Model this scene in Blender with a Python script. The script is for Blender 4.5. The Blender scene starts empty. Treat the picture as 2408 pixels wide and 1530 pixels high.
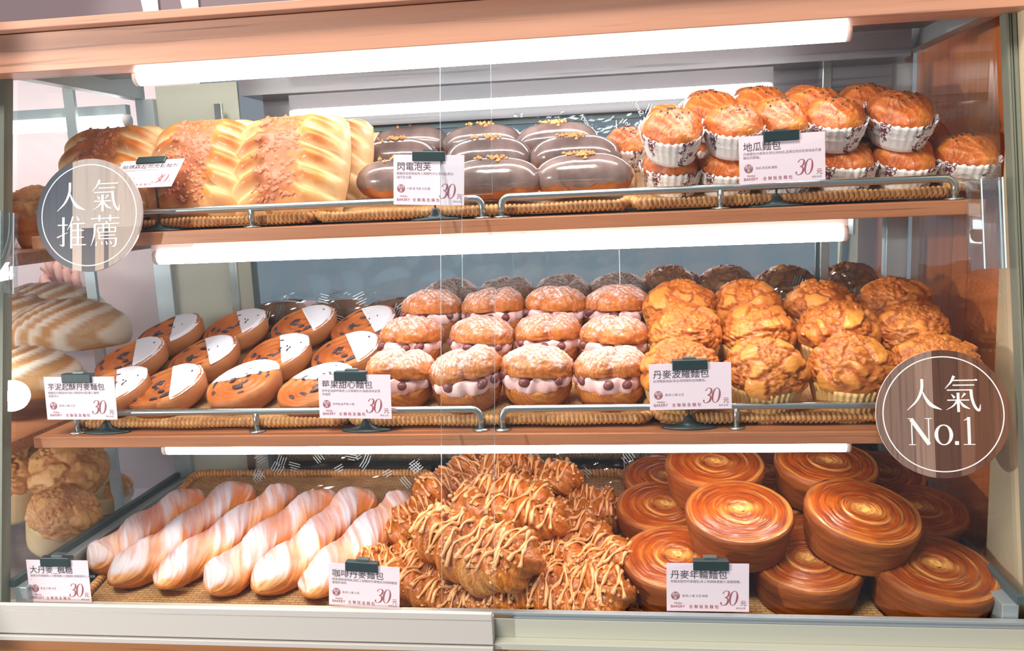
import bpy, math, random
import numpy as np
from mathutils import Matrix, Vector, Euler

S = bpy.context.scene
COL = S.collection
rng = np.random.default_rng(7)
random.seed(7)

# ------------------------------------------------------------------ camera
IMW, IMH, FPX = 2408, 1530, 1997.67
CPOS = np.array([0.1903, -0.9649, 0.5089])
YAW, PITCH, ROLL = -0.1288, -0.1561, -0.0434


def cam_axes():
    cy, sy, cp, sp, cr, sr = math.cos(YAW), math.sin(YAW), math.cos(PITCH), math.sin(PITCH), math.cos(ROLL), math.sin(ROLL)
    fw = np.array([sy * cp, cy * cp, sp])
    r = np.array([cy, -sy, 0.0])
    u = np.cross(r, fw)
    return r * cr + u * sr, u * cr - r * sr, fw


CR, CU, CF = cam_axes()
cd = bpy.data.cameras.new('camera')
cam = bpy.data.objects.new('camera', cd)
COL.objects.link(cam)
cd.sensor_fit = 'HORIZONTAL'
cd.sensor_width = 36.0
cd.lens = FPX / IMW * 36.0
cd.clip_start = 0.05
cam.matrix_world = Matrix(((CR[0], CU[0], -CF[0], CPOS[0]), (CR[1], CU[1], -CF[1], CPOS[1]), (CR[2], CU[2], -CF[2], CPOS[2]), (0, 0, 0, 1)))
S.camera = cam

# ------------------------------------------------------------------ light and exposure
S.view_settings.view_transform = 'Standard'
S.view_settings.look = 'None'
S.view_settings.exposure = 0.0
S.view_settings.gamma = 1.0
try:
    S.view_settings.use_curve_mapping = False
except Exception:
    pass
S.cycles.transparent_max_bounces = 32
S.cycles.max_bounces = 8
S.cycles.diffuse_bounces = 4
S.cycles.glossy_bounces = 5
S.cycles.caustics_reflective = True
S.cycles.caustics_refractive = False
S.cycles.sample_clamp_indirect = 6.0

TUBE = 25.0         # radiance of the fluorescent tubes
W = bpy.data.worlds.new('shop_air')
S.world = W
W.use_nodes = True
W.node_tree.nodes['Background'].inputs[0].default_value = (0.80, 0.88, 1.0, 1)
W.node_tree.nodes['Background'].inputs[1].default_value = 0.32


def area_light(name, loc, target, size, sizey, energy, color):
    l = bpy.data.lights.new(name, 'AREA')
    l.shape = 'RECTANGLE'
    l.size, l.size_y, l.energy, l.color = size, sizey, energy, color
    o = bpy.data.objects.new(name, l)
    COL.objects.link(o)
    o.location = loc
    o.rotation_euler = (Vector(target) - Vector(loc)).to_track_quat('-Z', 'Y').to_euler()
    return o


area_light('shop_ceiling_fill', (-0.6, -1.7, 3.1), (0.0, 0.1, 0.3), 1.2, 0.8, 150, (1.0, 0.90, 0.80))  # unseen area light added as front fill, standing in for shop lighting


# ------------------------------------------------------------------ picture point -> place
def ray(px, py):
    d = CF * FPX + CR * (px - IMW / 2) - CU * (py - IMH / 2)
    return d / np.linalg.norm(d)


def at(px, py, ax, val):
    d = ray(px, py)
    return CPOS + d * ((val - CPOS[ax]) / d[ax])


def on_plane(px, py, p0, n):
    d = ray(px, py)
    return CPOS + d * (np.dot(n, p0 - CPOS) / np.dot(n, d))


# sloped trays of the three levels: reference point, slope
LEVEL = {'top': (np.array([0, .19, .478]), .27), 'mid': (np.array([0, .185, .1995]), .25), 'low': (np.array([0, .14, -.05]), .20)}


def level_normal(lv):
    s = LEVEL[lv][1]
    n = np.array([0, -s, 1.0])
    return n / np.linalg.norm(n)


def level_tilt(lv):
    return math.atan(LEVEL[lv][1])


# ------------------------------------------------------------------ colours, nodes
def lin(c):
    return tuple(((x / 255) / 12.92 if x / 255 <= .04045 else ((x / 255 + .055) / 1.055) ** 2.4) for x in c)


def col4(c):
    return (*lin(c), 1.0)


class NT:
    def __init__(self, name):
        self.m = bpy.data.materials.new(name)
        self.m.use_nodes = True
        self.t = self.m.node_tree
        self.b = self.t.nodes['Principled BSDF']
        self.out = self.t.nodes['Material Output']

    def n(self, kind, **kw):
        x = self.t.nodes.new(kind)
        for k, v in kw.items():
            setattr(x, k, v)
        return x

    def l(self, a, b):
        self.t.links.new(a, b)

    def val(self, sock, v):
        if isinstance(v, (int, float, tuple)):
            sock.default_value = v
        else:
            self.l(v, sock)

    def coord(self, which='Object'):
        return self.n('ShaderNodeTexCoord').outputs[which]

    def mapping(self, vec, scale=(1, 1, 1), rot=(0, 0, 0), loc=(0, 0, 0)):
        m = self.n('ShaderNodeMapping')
        self.l(vec, m.inputs[0])
        m.inputs['Scale'].default_value = scale
        m.inputs['Rotation'].default_value = rot
        m.inputs['Location'].default_value = loc
        return m.outputs[0]

    def noise(self, vec, scale, detail=4, rough=.55, dist=0.0):
        x = self.n('ShaderNodeTexNoise')
        self.l(vec, x.inputs['Vector'])
        x.inputs['Scale'].default_value = scale
        x.inputs['Detail'].default_value = detail
        x.inputs['Roughness'].default_value = rough
        x.inputs['Distortion'].default_value = dist
        return x.outputs['Fac']

    def ramp(self, fac, stops, interp='LINEAR'):
        x = self.n('ShaderNodeValToRGB')
        x.color_ramp.interpolation = interp
        while len(x.color_ramp.elements) < len(stops):
            x.color_ramp.elements.new(.5)
        for e, (p, c) in zip(x.color_ramp.elements, stops):
            e.position = p
            e.color = col4(c) if len(c) == 3 else c
        self.l(fac, x.inputs[0])
        return x.outputs[0]

    def mix(self, fac, a, b, mode='MIX'):
        x = self.n('ShaderNodeMix', data_type='RGBA', blend_type=mode)
        self.val(x.inputs[0], fac)
        for s, v in ((x.inputs[6], a), (x.inputs[7], b)):
            if isinstance(v, tuple):
                s.default_value = v if len(v) == 4 else col4(v)
            else:
                self.l(v, s)
        return x.outputs[2]

    def math(self, op, a, b=0.0, clamp=False):
        x = self.n('ShaderNodeMath', operation=op, use_clamp=clamp)
        self.val(x.inputs[0], a)
        self.val(x.inputs[1], b)
        return x.outputs[0]

    def attr(self, name):
        return self.n('ShaderNodeAttribute', attribute_name=name).outputs['Fac']

    def rand(self):
        return self.n('ShaderNodeObjectInfo').outputs['Random']

    def bump(self, h, strength=.4, dist=.002):
        x = self.n('ShaderNodeBump')
        x.inputs['Strength'].default_value = strength
        x.inputs['Distance'].default_value = dist
        self.l(h, x.inputs['Height'])
        self.l(x.outputs[0], self.b.inputs['Normal'])

    def set(self, color=None, rough=.5, metal=0.0, spec=.5, coat=0.0):
        if color is not None:
            if isinstance(color, tuple):
                self.b.inputs['Base Color'].default_value = color if len(color) == 4 else col4(color)
            else:
                self.l(color, self.b.inputs['Base Color'])
        self.val(self.b.inputs['Roughness'], rough)
        self.b.inputs['Metallic'].default_value = metal
        self.b.inputs['Specular IOR Level'].default_value = spec
        self.b.inputs['Coat Weight'].default_value = coat
        self.b.inputs['Coat Roughness'].default_value = .12
        return self.m


MATS = {}


def mat(fn):
    MATS[fn.__name__] = fn()
    return fn


def plain(name, c, rough=.5, metal=0.0, spec=.5, coat=0.0):
    MATS[name] = NT(name).set(c, rough, metal, spec, coat)


plain('black_plastic', (38, 54, 56), .38)
plain('clip_metal', (110, 122, 124), .3, .6)
plain('paper', (236, 216, 226), .6)
plain('ink_dark', (70, 62, 66), .7)
plain('ink_grey', (140, 130, 138), .7)
plain('ink_red', (158, 84, 94), .7)
plain('white_print', (232, 232, 232), .6)
plain('chrome', (196, 200, 196), .26, 1.0)
plain('aluminium', (178, 188, 192), .42, .55)
plain('aluminium_cream', (198, 194, 188), .45, .1)
plain('aluminium_sage', (186, 188, 174), .5, .15)
plain('dark_gasket', (72, 86, 88), .6)
plain('post_grey', (118, 124, 112), .5, .2)
plain('cream_post', (206, 190, 160), .5)
plain('lamp_housing', (226, 214, 212), .45)
plain('berry_skin', (118, 62, 60), .4, 0, .5, .2)
plain('raisin', (66, 56, 66), .45)
plain('sesame', (48, 40, 38), .5)
plain('drizzle', (220, 158, 102), .35, 0, .5, .25)
plain('nut', (214, 152, 92), .55)
plain('baked_cheese', (186, 112, 76), .5)
plain('mauve_board', (116, 104, 112), .6)
plain('white_letter', (214, 220, 222), .6)
plain('pale_wall', (214, 196, 200), .6)
plain('riser_wood', (120, 84, 60), .7)
plain('skin', (226, 172, 160), .5)
plain('film_print', (186, 196, 200), .5)
plain('lamp_grey', (112, 108, 112), .5)
plain('sleeve', (120, 88, 76), .8)


def emission(name, c, s):
    m = NT(name)
    m.b.inputs['Base Color'].default_value = (1, 1, 1, 1)
    m.b.inputs['Emission Color'].default_value = (*c, 1)
    m.b.inputs['Emission Strength'].default_value = s
    MATS[name] = m.m


emission('tube_glow', (1.0, .97, .955), TUBE)
emission('tube_glow_dim', (1.0, .97, .955), TUBE * .5)
emission('spot_glow', (1.0, .95, .9), 130.0)


def wood(name, c1, c2, c3, axis=0, scale=1.0, rough=.42, coat=.12):
    m = NT(name)
    v = m.coord()
    sc = [38 * scale] * 3
    sc[axis] = 1.6 * scale
    g = m.noise(m.mapping(v, tuple(sc)), 1.0, 6, .6, .5)
    sc2 = [160 * scale] * 3
    sc2[axis] = 3.0
    f = m.noise(m.mapping(v, tuple(sc2)), 1.0, 2)
    c = m.ramp(g, [(.28, c1), (.5, c2), (.72, c3)])
    line = m.ramp(f, [(.30, (120, 96, 84)), (.40, (255, 255, 255))])
    c = m.mix(.55, c, line, 'MULTIPLY')
    m.bump(f, .08, .001)
    MATS[name] = m.set(c, rough, 0, .5, coat)


wood('wood_shelf', (146, 90, 58), (168, 106, 70), (182, 122, 84))
wood('wood_header', (184, 128, 100), (196, 142, 114), (206, 154, 128), 0, 1, .46, .6)
MATS['wood_header'].node_tree.nodes['Principled BSDF'].inputs['Coat Roughness'].default_value = .42
wood('wood_side', (186, 92, 38), (206, 108, 46), (214, 122, 58), 2, 1, .5, .0)
wood('wood_plinth', (178, 116, 70), (196, 132, 84), (206, 146, 98))
wood('wood_inner', (100, 98, 102), (110, 106, 110), (120, 116, 118), 0, .7, .32, .3)


@mat
def wicker():
    m = NT('wicker')
    v = m.coord()
    n = m.noise(v, 60, 3)
    w = m.n('ShaderNodeTexBrick')
    m.l(m.mapping(v, (1, 1, 1)), w.inputs['Vector'])
    w.inputs['Scale'].default_value = 70
    w.inputs['Mortar Size'].default_value = .03
    w.inputs['Brick Width'].default_value = .9
    w.inputs['Row Height'].default_value = .35
    w.inputs['Color1'].default_value = col4((206, 166, 112))
    w.inputs['Color2'].default_value = col4((180, 134, 84))
    w.inputs['Mortar'].default_value = col4((96, 66, 40))
    c = m.mix(m.math('MULTIPLY', n, .5), w.outputs['Color'], (150, 104, 62))
    m.bump(w.outputs['Fac'], -.7, .002)
    return m.set(c, .6)


@mat
def cane():
    m = NT('cane')
    n = m.noise(m.coord(), 90, 3)
    c = m.ramp(n, [(.3, (176, 116, 62)), (.55, (208, 152, 90)), (.8, (226, 180, 120))])
    c = m.mix(m.attr('groove'), c, (104, 62, 32))
    return m.set(c, .5)


def crust(name, stops, scale=40, rough=.45, bump=.35, attr=None, attr_col=None, attr2=None, attr2_col=None, coat=0.0, var=.22, spec=.4, stretch=(1, 1, 1), lines=None):
    """baked crust: noise-driven browning, optional mesh attributes for paler or sugared zones"""
    import colorsys

    def rich(c, k=1.12, val=.95):
        h_, s_, v_ = colorsys.rgb_to_hsv(*(x / 255 for x in c))
        return tuple(255 * x for x in colorsys.hsv_to_rgb(h_, min(1, s_ * k), v_ * val))

    stops = [(p_, rich(c_)) for p_, c_ in stops]
    m = NT(name)
    v = m.coord()
    n = m.noise(m.mapping(v, stretch), scale, 5, .6, .3)
    n2 = m.noise(v, scale * 6, 2)
    big = m.noise(v, scale * .35, 2)
    fac = m.math('ADD', m.math('MULTIPLY', n, .6), m.math('MULTIPLY', big, .4))
    c = m.ramp(fac, stops)
    c = m.mix(m.math('MULTIPLY', n2, .25), c, stops[0][1])
    if attr:
        c = m.mix(m.attr(attr), c, attr_col)
    r = m.rand()
    c = m.mix(m.math('MULTIPLY', r, var), c, stops[0][1])
    if attr2:
        c = m.mix(m.attr(attr2), c, attr2_col)
    h = m.math('ADD', n, m.math('MULTIPLY', n2, .4))
    if lines:
        ls, ld, la, rot = lines
        w = m.n('ShaderNodeTexWave')
        m.l(m.mapping(v, (1, 1, 1), rot), w.inputs['Vector'])
        w.inputs['Scale'].default_value = ls
        w.inputs['Distortion'].default_value = ld
        w.inputs['Detail'].default_value = 3
        w.inputs['Detail Scale'].default_value = 1.6
        wf = w.outputs['Fac']
        k = m.math('MULTIPLY', m.math('SUBTRACT', 1.0, wf), la)
        c = m.mix(k, c, stops[0][1])
        h = m.math('ADD', h, m.math('MULTIPLY', wf, .8))
    m.bump(h, bump, .0025)
    MATS[name] = m.set(c, rough, 0, spec, coat)


crust('pine_crust', [(.30, (186, 102, 48)), (.5, (216, 136, 70)), (.70, (236, 172, 102))], 45, .40, .55, 'plate', (244, 168, 74), 'crack', (142, 70, 34), .10, .10)
crust('pale_crust', [(.30, (206, 146, 94)), (.5, (228, 176, 122)), (.70, (242, 206, 160))], 40, .5, .4, 'plate', (244, 190, 120), 'crack', (188, 122, 74), .05, .10)
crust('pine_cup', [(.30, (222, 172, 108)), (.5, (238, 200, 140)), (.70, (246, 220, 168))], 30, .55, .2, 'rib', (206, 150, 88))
crust('pale_cup', [(.30, (226, 196, 150)), (.5, (238, 214, 172)), (.70, (244, 226, 192))], 14, .6, .2)
crust('berry_crust', [(.30, (172, 98, 44)), (.5, (210, 138, 74)), (.70, (234, 176, 110))], 26, .45, .3, 'flake', (176, 96, 54), 'sugar', (246, 236, 236), 0, .15, .4, (1, 1, 1), (70, 5, .45, (0, .5, .9)))
crust('twist_crust', [(.32, (184, 92, 40)), (.5, (218, 132, 64)), (.68, (238, 176, 108))], 24, .5, .3, 'flake', (246, 200, 144), 'sugar', (212, 210, 220), 0, .12)
crust('knot_crust', [(.30, (160, 86, 32)), (.5, (214, 134, 58)), (.70, (242, 180, 98))], 32, .36, .4, 'flake', (150, 74, 34), None, None, .2, .22, .4, (1, 1, 1), (75, 6, .5, (.4, .3, .4)))
crust('loaf_crust', [(.30, (190, 104, 46)), (.5, (218, 138, 68)), (.72, (236, 174, 102))], 26, .45, .35, 'pale', (242, 208, 154), 'cheese', (168, 92, 58), .1, .12)
crust('choux', [(.30, (168, 98, 50)), (.5, (206, 132, 74)), (.70, (224, 160, 100))], 60, .55, .6)
crust('potato_bun', [(.28, (160, 78, 36)), (.48, (212, 118, 54)), (.70, (244, 168, 84))], 24, .42, .35, 'flake', (250, 190, 110), None, None, .12, .3, .4, (1, 1, 1), (34, 14, .3, (0, 0, .7)))
crust('disc_dough', [(.30, (170, 98, 54)), (.5, (200, 124, 70)), (.70, (226, 160, 100))], 26, .42, .3, 'flake', (186, 98, 42), None, None, .15)
crust('disc_side', [(.30, (158, 98, 58)), (.5, (184, 122, 78)), (.70, (206, 150, 104))], 30, .5, .3)
crust('ring_top', [(.28, (126, 58, 20)), (.5, (178, 88, 28)), (.74, (224, 136, 50))], 26, .33, .3, 'pale', (252, 192, 104), 'flake', (112, 50, 28), .25, .35)
crust('ring_side', [(.30, (104, 54, 24)), (.5, (150, 82, 36)), (.70, (194, 120, 58))], 20, .5, .35, 'flake', (146, 74, 36), None, None, 0, .25, .3, (1, 1, 7))
crust('flour_loaf', [(.30, (196, 142, 90)), (.5, (214, 168, 116)), (.70, (226, 190, 146))], 20, .6, .25, 'flake', (244, 232, 214), None, None, 0, .1)


@mat
def sugar():
    m = NT('sugar')
    n = m.noise(m.coord(), 140, 3)
    m.bump(n, .5, .001)
    return m.set((226, 231, 242), .85, 0, .2)


@mat
def cream():
    m = NT('cream')
    n = m.noise(m.coord(), 40, 2)
    return m.set(m.ramp(n, [(.35, (246, 196, 194)), (.65, (252, 220, 220))]), .4)


@mat
def chocolate():
    m = NT('chocolate')
    n = m.noise(m.coord(), 22, 3)
    c = m.ramp(n, [(.35, (106, 86, 82)), (.65, (142, 118, 112))])
    m.bump(m.noise(m.coord(), 45, 3), .25, .003)
    return m.set(c, .16, 0, .6, .5)


@mat
def cup_paper():
    m = NT('cup_paper')
    v = m.coord()
    spots = m.noise(m.mapping(v, (1, 1, 1)), 42, 2, .5, .6)
    fine = m.noise(v, 230, 2, .6, 1.2)
    a = m.math('GREATER_THAN', spots, .565)
    b = m.math('GREATER_THAN', fine, .47)
    f = m.math('MULTIPLY', a, b)
    s2 = m.noise(m.mapping(v, (1, 1, 1), (0, 0, 0), (3.1, 1.7, .3)), 60, 1, .5, 1.0)
    band = m.math('MULTIPLY', m.math('GREATER_THAN', s2, .615), m.math('LESS_THAN', s2, .635))
    f = m.math('MAXIMUM', f, band)
    c = m.mix(f, (238, 234, 232), (112, 62, 74))
    return m.set(c, .55)


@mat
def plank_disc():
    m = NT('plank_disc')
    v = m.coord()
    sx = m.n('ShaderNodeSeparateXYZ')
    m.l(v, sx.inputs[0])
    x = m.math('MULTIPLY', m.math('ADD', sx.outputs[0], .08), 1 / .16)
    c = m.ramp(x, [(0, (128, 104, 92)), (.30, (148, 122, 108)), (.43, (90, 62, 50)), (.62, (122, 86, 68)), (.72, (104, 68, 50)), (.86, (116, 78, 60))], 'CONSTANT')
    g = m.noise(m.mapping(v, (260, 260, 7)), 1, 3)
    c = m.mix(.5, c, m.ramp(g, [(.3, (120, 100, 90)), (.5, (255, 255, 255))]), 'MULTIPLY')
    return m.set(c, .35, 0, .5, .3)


@mat
def plank_disc_grey():
    m = NT('plank_disc_grey')
    v = m.coord()
    sx = m.n('ShaderNodeSeparateXYZ')
    m.l(v, sx.inputs[0])
    x = m.math('MULTIPLY', m.math('ADD', sx.outputs[0], .08), 1 / .16)
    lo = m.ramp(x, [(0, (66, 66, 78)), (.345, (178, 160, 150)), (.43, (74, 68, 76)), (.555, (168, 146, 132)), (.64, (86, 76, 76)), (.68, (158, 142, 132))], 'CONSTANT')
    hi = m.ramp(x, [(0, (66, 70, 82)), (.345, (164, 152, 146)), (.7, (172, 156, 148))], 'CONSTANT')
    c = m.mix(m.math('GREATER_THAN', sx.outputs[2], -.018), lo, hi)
    g = m.noise(m.mapping(v, (260, 260, 7)), 1, 3)
    c = m.mix(.3, c, m.ramp(g, [(.3, (150, 140, 136)), (.5, (255, 255, 255))]), 'MULTIPLY')
    return m.set(c, .35, 0, .5, .3)


plain('acrylic_edge', (206, 204, 214), .3)


def clear(name, tint=(1, 1, 1), ior=1.5, extra=0.0, rough=0.0, cap=1.0):
    """clear sheet: lets light straight through, reflects by angle"""
    m = NT(name)
    t = m.n('ShaderNodeBsdfTransparent')
    t.inputs[0].default_value = (*tint, 1)
    g = m.n('ShaderNodeBsdfGlossy')
    g.inputs['Roughness'].default_value = rough
    g.inputs['Color'].default_value = (.95, .98, 1, 1)
    f = m.n('ShaderNodeFresnel')
    bf = m.n('ShaderNodeNewGeometry').outputs['Backfacing']
    m.l(m.math('ADD', ior, m.math('MULTIPLY', bf, 1 / ior - ior)), f.inputs[0])
    fac = m.math('ADD', f.outputs[0], extra, True)
    mx = m.n('ShaderNodeMixShader')
    m.l(fac, mx.inputs[0])
    m.l(t.outputs[0], mx.inputs[1])
    m.l(g.outputs[0], mx.inputs[2])
    m.l(mx.outputs[0], m.out.inputs[0])
    m.t.nodes.remove(m.b)
    MATS[name] = m.m


clear('door_glass', (.97, .99, .99), 1.35)
clear('side_glass', (.97, .99, .99), 1.45, .0)
clear('acrylic', (.93, .97, .98), 1.5, .16, .03)
clear('cellophane', (.98, .99, 1.0), 1.5, .02, .04)
plain('glass_edge', (206, 226, 236), .25)


@mat
def mirror_glass():
    m = NT('mirror_glass')
    d = m.n('ShaderNodeBsdfDiffuse')
    n = m.noise(m.coord(), 9, 4)
    m.l(m.ramp(n, [(.35, (60, 88, 98)), (.65, (92, 120, 128))]), d.inputs[0])
    g = m.n('ShaderNodeBsdfGlossy')
    g.inputs['Roughness'].default_value = .0
    g.inputs['Color'].default_value = (.86, .94, .98, 1)
    mx = m.n('ShaderNodeMixShader')
    mx.inputs[0].default_value = .85
    m.l(d.outputs[0], mx.inputs[1])
    m.l(g.outputs[0], mx.inputs[2])
    m.l(mx.outputs[0], m.out.inputs[0])
    m.t.nodes.remove(m.b)
    return m.m


# ------------------------------------------------------------------ mesh helpers
def make_mesh(name, V, F, attrs=None, smooth=True):
    me = bpy.data.meshes.new(name)
    me.from_pydata([tuple(map(float, v)) for v in V], [], [tuple(map(int, f)) for f in F])
    if attrs:
        for k, a in attrs.items():
            at_ = me.attributes.new(k, 'FLOAT', 'POINT')
            at_.data.foreach_set('value', np.clip(np.asarray(a, np.float32), 0, 1))
    if smooth:
        me.polygons.foreach_set('use_smooth', [True] * len(me.polygons))
    me.update()
    return me


def obj(name, mesh, material=None, parent=None, loc=None):
    o = bpy.data.objects.new(name, mesh)
    COL.objects.link(o)
    if material is not None and len(mesh.materials) == 0:
        mesh.materials.append(MATS[material])
    if parent is not None:
        o.parent = parent
    if loc is not None:
        o.location = loc
    return o


def thing(name, label, cat, group=None, loc=(0, 0, 0)):
    o = bpy.data.objects.new(name, None)
    COL.objects.link(o)
    o.empty_display_size = .02
    o.location = loc
    tag(o, label, cat, group)
    return o


def tag(o, label, cat, group=None):
    o['label'] = label
    o['category'] = cat
    if group:
        o['group'] = group


def copy_tree(root, label, group=None):
    r = root.copy()
    COL.objects.link(r)
    r['label'] = label
    if group:
        r['group'] = group
    for ch in list(root.children):
        c = ch.copy()
        COL.objects.link(c)
        c.parent = r
        for g in list(ch.children):
            d = g.copy()
            COL.objects.link(d)
            d.parent = c
    return r


def grid(P, closed=True, cap0=True, cap1=True):
    """P: (rows, cols, 3) -> V, F ; cols wrap when closed; caps close the first and last row"""
    nv, nu = P.shape[:2]
    V = P.reshape(-1, 3)
    i, j = np.meshgrid(np.arange(nv - 1), np.arange(nu if closed else nu - 1), indexing='ij')
    j2 = (j + 1) % nu
    F = np.stack([i * nu + j, i * nu + j2, (i + 1) * nu + j2, (i + 1) * nu + j], -1).reshape(-1, 4).tolist()
    if cap0:
        F.append([nu - 1 - k for k in range(nu)])
    if cap1:
        F.append([(nv - 1) * nu + k for k in range(nu)])
    return V, F


class MB:
    """collects shapes into one mesh"""

    def __init__(self):
        self.V, self.F = [], []

    def add(self, V, F):
        b = len(self.V)
        self.V.extend([tuple(v) for v in V])
        self.F.extend([[i + b for i in f] for f in F])
        return self

    def box(self, x0, x1, y0, y1, z0, z1, M=None):
        V = np.array([(x, y, z) for z in (z0, z1) for y in (y0, y1) for x in (x0, x1)], float)
        if M is not None:
            V = V @ np.array(M.to_3x3()).T + np.array(M.translation)
        return self.add(V, [[0, 2, 3, 1], [4, 5, 7, 6], [0, 1, 5, 4], [2, 6, 7, 3], [0, 4, 6, 2], [1, 3, 7, 5]])

    def tube(self, pts, r, n=10, cap=True):
        V, F = tube(np.asarray(pts, float), r, n, cap)
        return self.add(V, F)

    def prism(self, poly, y0, y1):
        """polygon in x,z extruded along y"""
        n = len(poly)
        V = [(x, y0, z) for x, z in poly] + [(x, y1, z) for x, z in poly]
        F = [list(range(n)), list(range(2 * n - 1, n - 1, -1))] + [[i, i + n, (i + 1) % n + n, (i + 1) % n] for i in range(n)]
        return self.add(V, F)

    def build(self, name, material, parent=None, smooth=False, bevel=0.0):
        me = make_mesh(name, self.V, self.F, None, smooth)
        o = obj(name, me, material, parent)
        if bevel:
            md = o.modifiers.new('bevel', 'BEVEL')
            md.width, md.segments, md.limit_method = bevel, 2, 'ANGLE'
        return o


def frames(pts):
    T = np.gradient(pts, axis=0)
    T /= np.linalg.norm(T, axis=1)[:, None] + 1e-12
    up = np.array([0, 0, 1.0])
    N = np.cross(T, up)
    bad = np.linalg.norm(N, axis=1) < 1e-3
    N[bad] = np.array([1, 0, 0])
    N /= np.linalg.norm(N, axis=1)[:, None]
    B = np.cross(N, T)
    return T, N, B


def tube(pts, r, n=10, cap=True):
    T, N, B = frames(pts)
    a = np.arange(n) / n * 2 * np.pi
    r = np.broadcast_to(np.asarray(r, float), (len(pts),))
    P = pts[:, None] + r[:, None, None] * (np.cos(a)[None, :, None] * N[:, None] + np.sin(a)[None, :, None] * B[:, None])
    return grid(P, True, cap, cap)


def hashn(ix, iy, iz, seed):
    h = (ix * 374761393 + iy * 668265263 + iz * 2147483647 + seed * 974634777) & 0xFFFFFFFF
    h = ((h ^ (h >> 13)) * 1274126177) & 0xFFFFFFFF
    h = h ^ (h >> 16)
    return (h & 0xFFFF) / 32767.5 - 1


def vnoise(P, scale, seed=0, octaves=3):
    P = np.asarray(P, float) * scale
    out = np.zeros(P.shape[:-1])
    amp, tot = 1.0, 0.0
    for o in range(octaves):
        I = np.floor(P).astype(np.int64)
        f = P - I
        f = f * f * (3 - 2 * f)
        v = 0
        for dx in (0, 1):
            for dy in (0, 1):
                for dz in (0, 1):
                    w = (f[..., 0] if dx else 1 - f[..., 0]) * (f[..., 1] if dy else 1 - f[..., 1]) * (f[..., 2] if dz else 1 - f[..., 2])
                    v = v + w * hashn(I[..., 0] + dx, I[..., 1] + dy, I[..., 2] + dz, seed + o)
        out += amp * v
        tot += amp
        amp *= .5
        P = P * 2.03 + 11.7
    return out / tot


def voronoi(P, C):
    """distance to nearest and second nearest of the points C, and the nearest's index"""
    d = np.linalg.norm(P[..., None, :] - C, axis=-1)
    k = np.argsort(d, axis=-1)
    d1 = np.take_along_axis(d, k[..., :1], -1)[..., 0]
    d2 = np.take_along_axis(d, k[..., 1:2], -1)[..., 0]
    return d1, d2, k[..., 0]


def smoothstep(a, b, x):
    t = np.clip((x - a) / (b - a), 0, 1)
    return t * t * (3 - 2 * t)


def blobs(points, size, seed, flat=1.0):
    """small irregular lumps, one closed shape per point"""
    r = np.random.default_rng(seed)
    base = np.array([(0, 0, 1), (0, 0, -1), (1, 0, 0), (-1, 0, 0), (0, 1, 0), (0, -1, 0)], float)
    tri = [(0, 2, 4), (0, 4, 3), (0, 3, 5), (0, 5, 2), (1, 4, 2), (1, 3, 4), (1, 5, 3), (1, 2, 5)]
    mb = MB()
    for p in points:
        ang = r.uniform(0, 6.28)
        R = np.array([[math.cos(ang), -math.sin(ang), 0], [math.sin(ang), math.cos(ang), 0], [0, 0, 1]])
        s = size * r.uniform(.7, 1.3, 3) * np.array([1, 1, flat])
        mb.add((base * s * r.uniform(.85, 1.15, (6, 1))) @ R.T + p, tri)
    return mb


def ellipsoid(a, b, c, nu=18, nv=10):
    t = np.linspace(.12, np.pi - .12, nv)
    u = np.arange(nu) / nu * 2 * np.pi
    P = np.stack([a * np.sin(t)[:, None] * np.cos(u), b * np.sin(t)[:, None] * np.sin(u), -c * np.cos(t)[:, None] * np.ones(nu)], -1)
    return grid(P)


# ================================================================== the setting and the showcase
XW = .66          # glass side planes
YB = .511         # back plane


def yf(z):        # leaning glass front
    return .045 + .2 * z


case = thing('display_case', 'wood and aluminium bakery showcase with sliding glass front and two wooden shelves', 'display case')

# header board, its upper lip, underside
mb = MB().box(-.95, .95, .13, .19, .6955, .7455)
mb.build('header_board', 'wood_header', case, False, .001)
MB().box(-.95, .95, .108, .19, .7465, .757).build('header_ledge', 'wood_header', case, False, .001)
MB().box(-.66, .66, .19, .41, .722, .745).build('inner_ceiling', 'wood_inner', case)
MB().box(-.42, .628, .41, .52, .683, .745).build('inner_ceiling', 'wood_inner', case)
MB().box(-.42, .628, .497, .52, .632, .683).build('back_board', 'wood_inner', case)
# base: aluminium lower rail of the left door sits in front; fixed kick panel behind the right door
MB().box(-.70, .70, .040, .066, -.0555, -.0305).box(-.70, .70, .024, .066, -.064, -.0555).build('base_panel', 'aluminium_sage', case, False, .0006)
MB().box(-.95, .95, .030, .07, -.2, -.0645).build('plinth', 'wood_plinth', case)
MB().box(-.66, .66, .066, .52, -.09, -.0735).build('deck', 'wood_inner', case)
MB().box(-.72, .72, .07, .56, -.2, -.09).build('lower_cabinet', 'wood_plinth', case)
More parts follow.
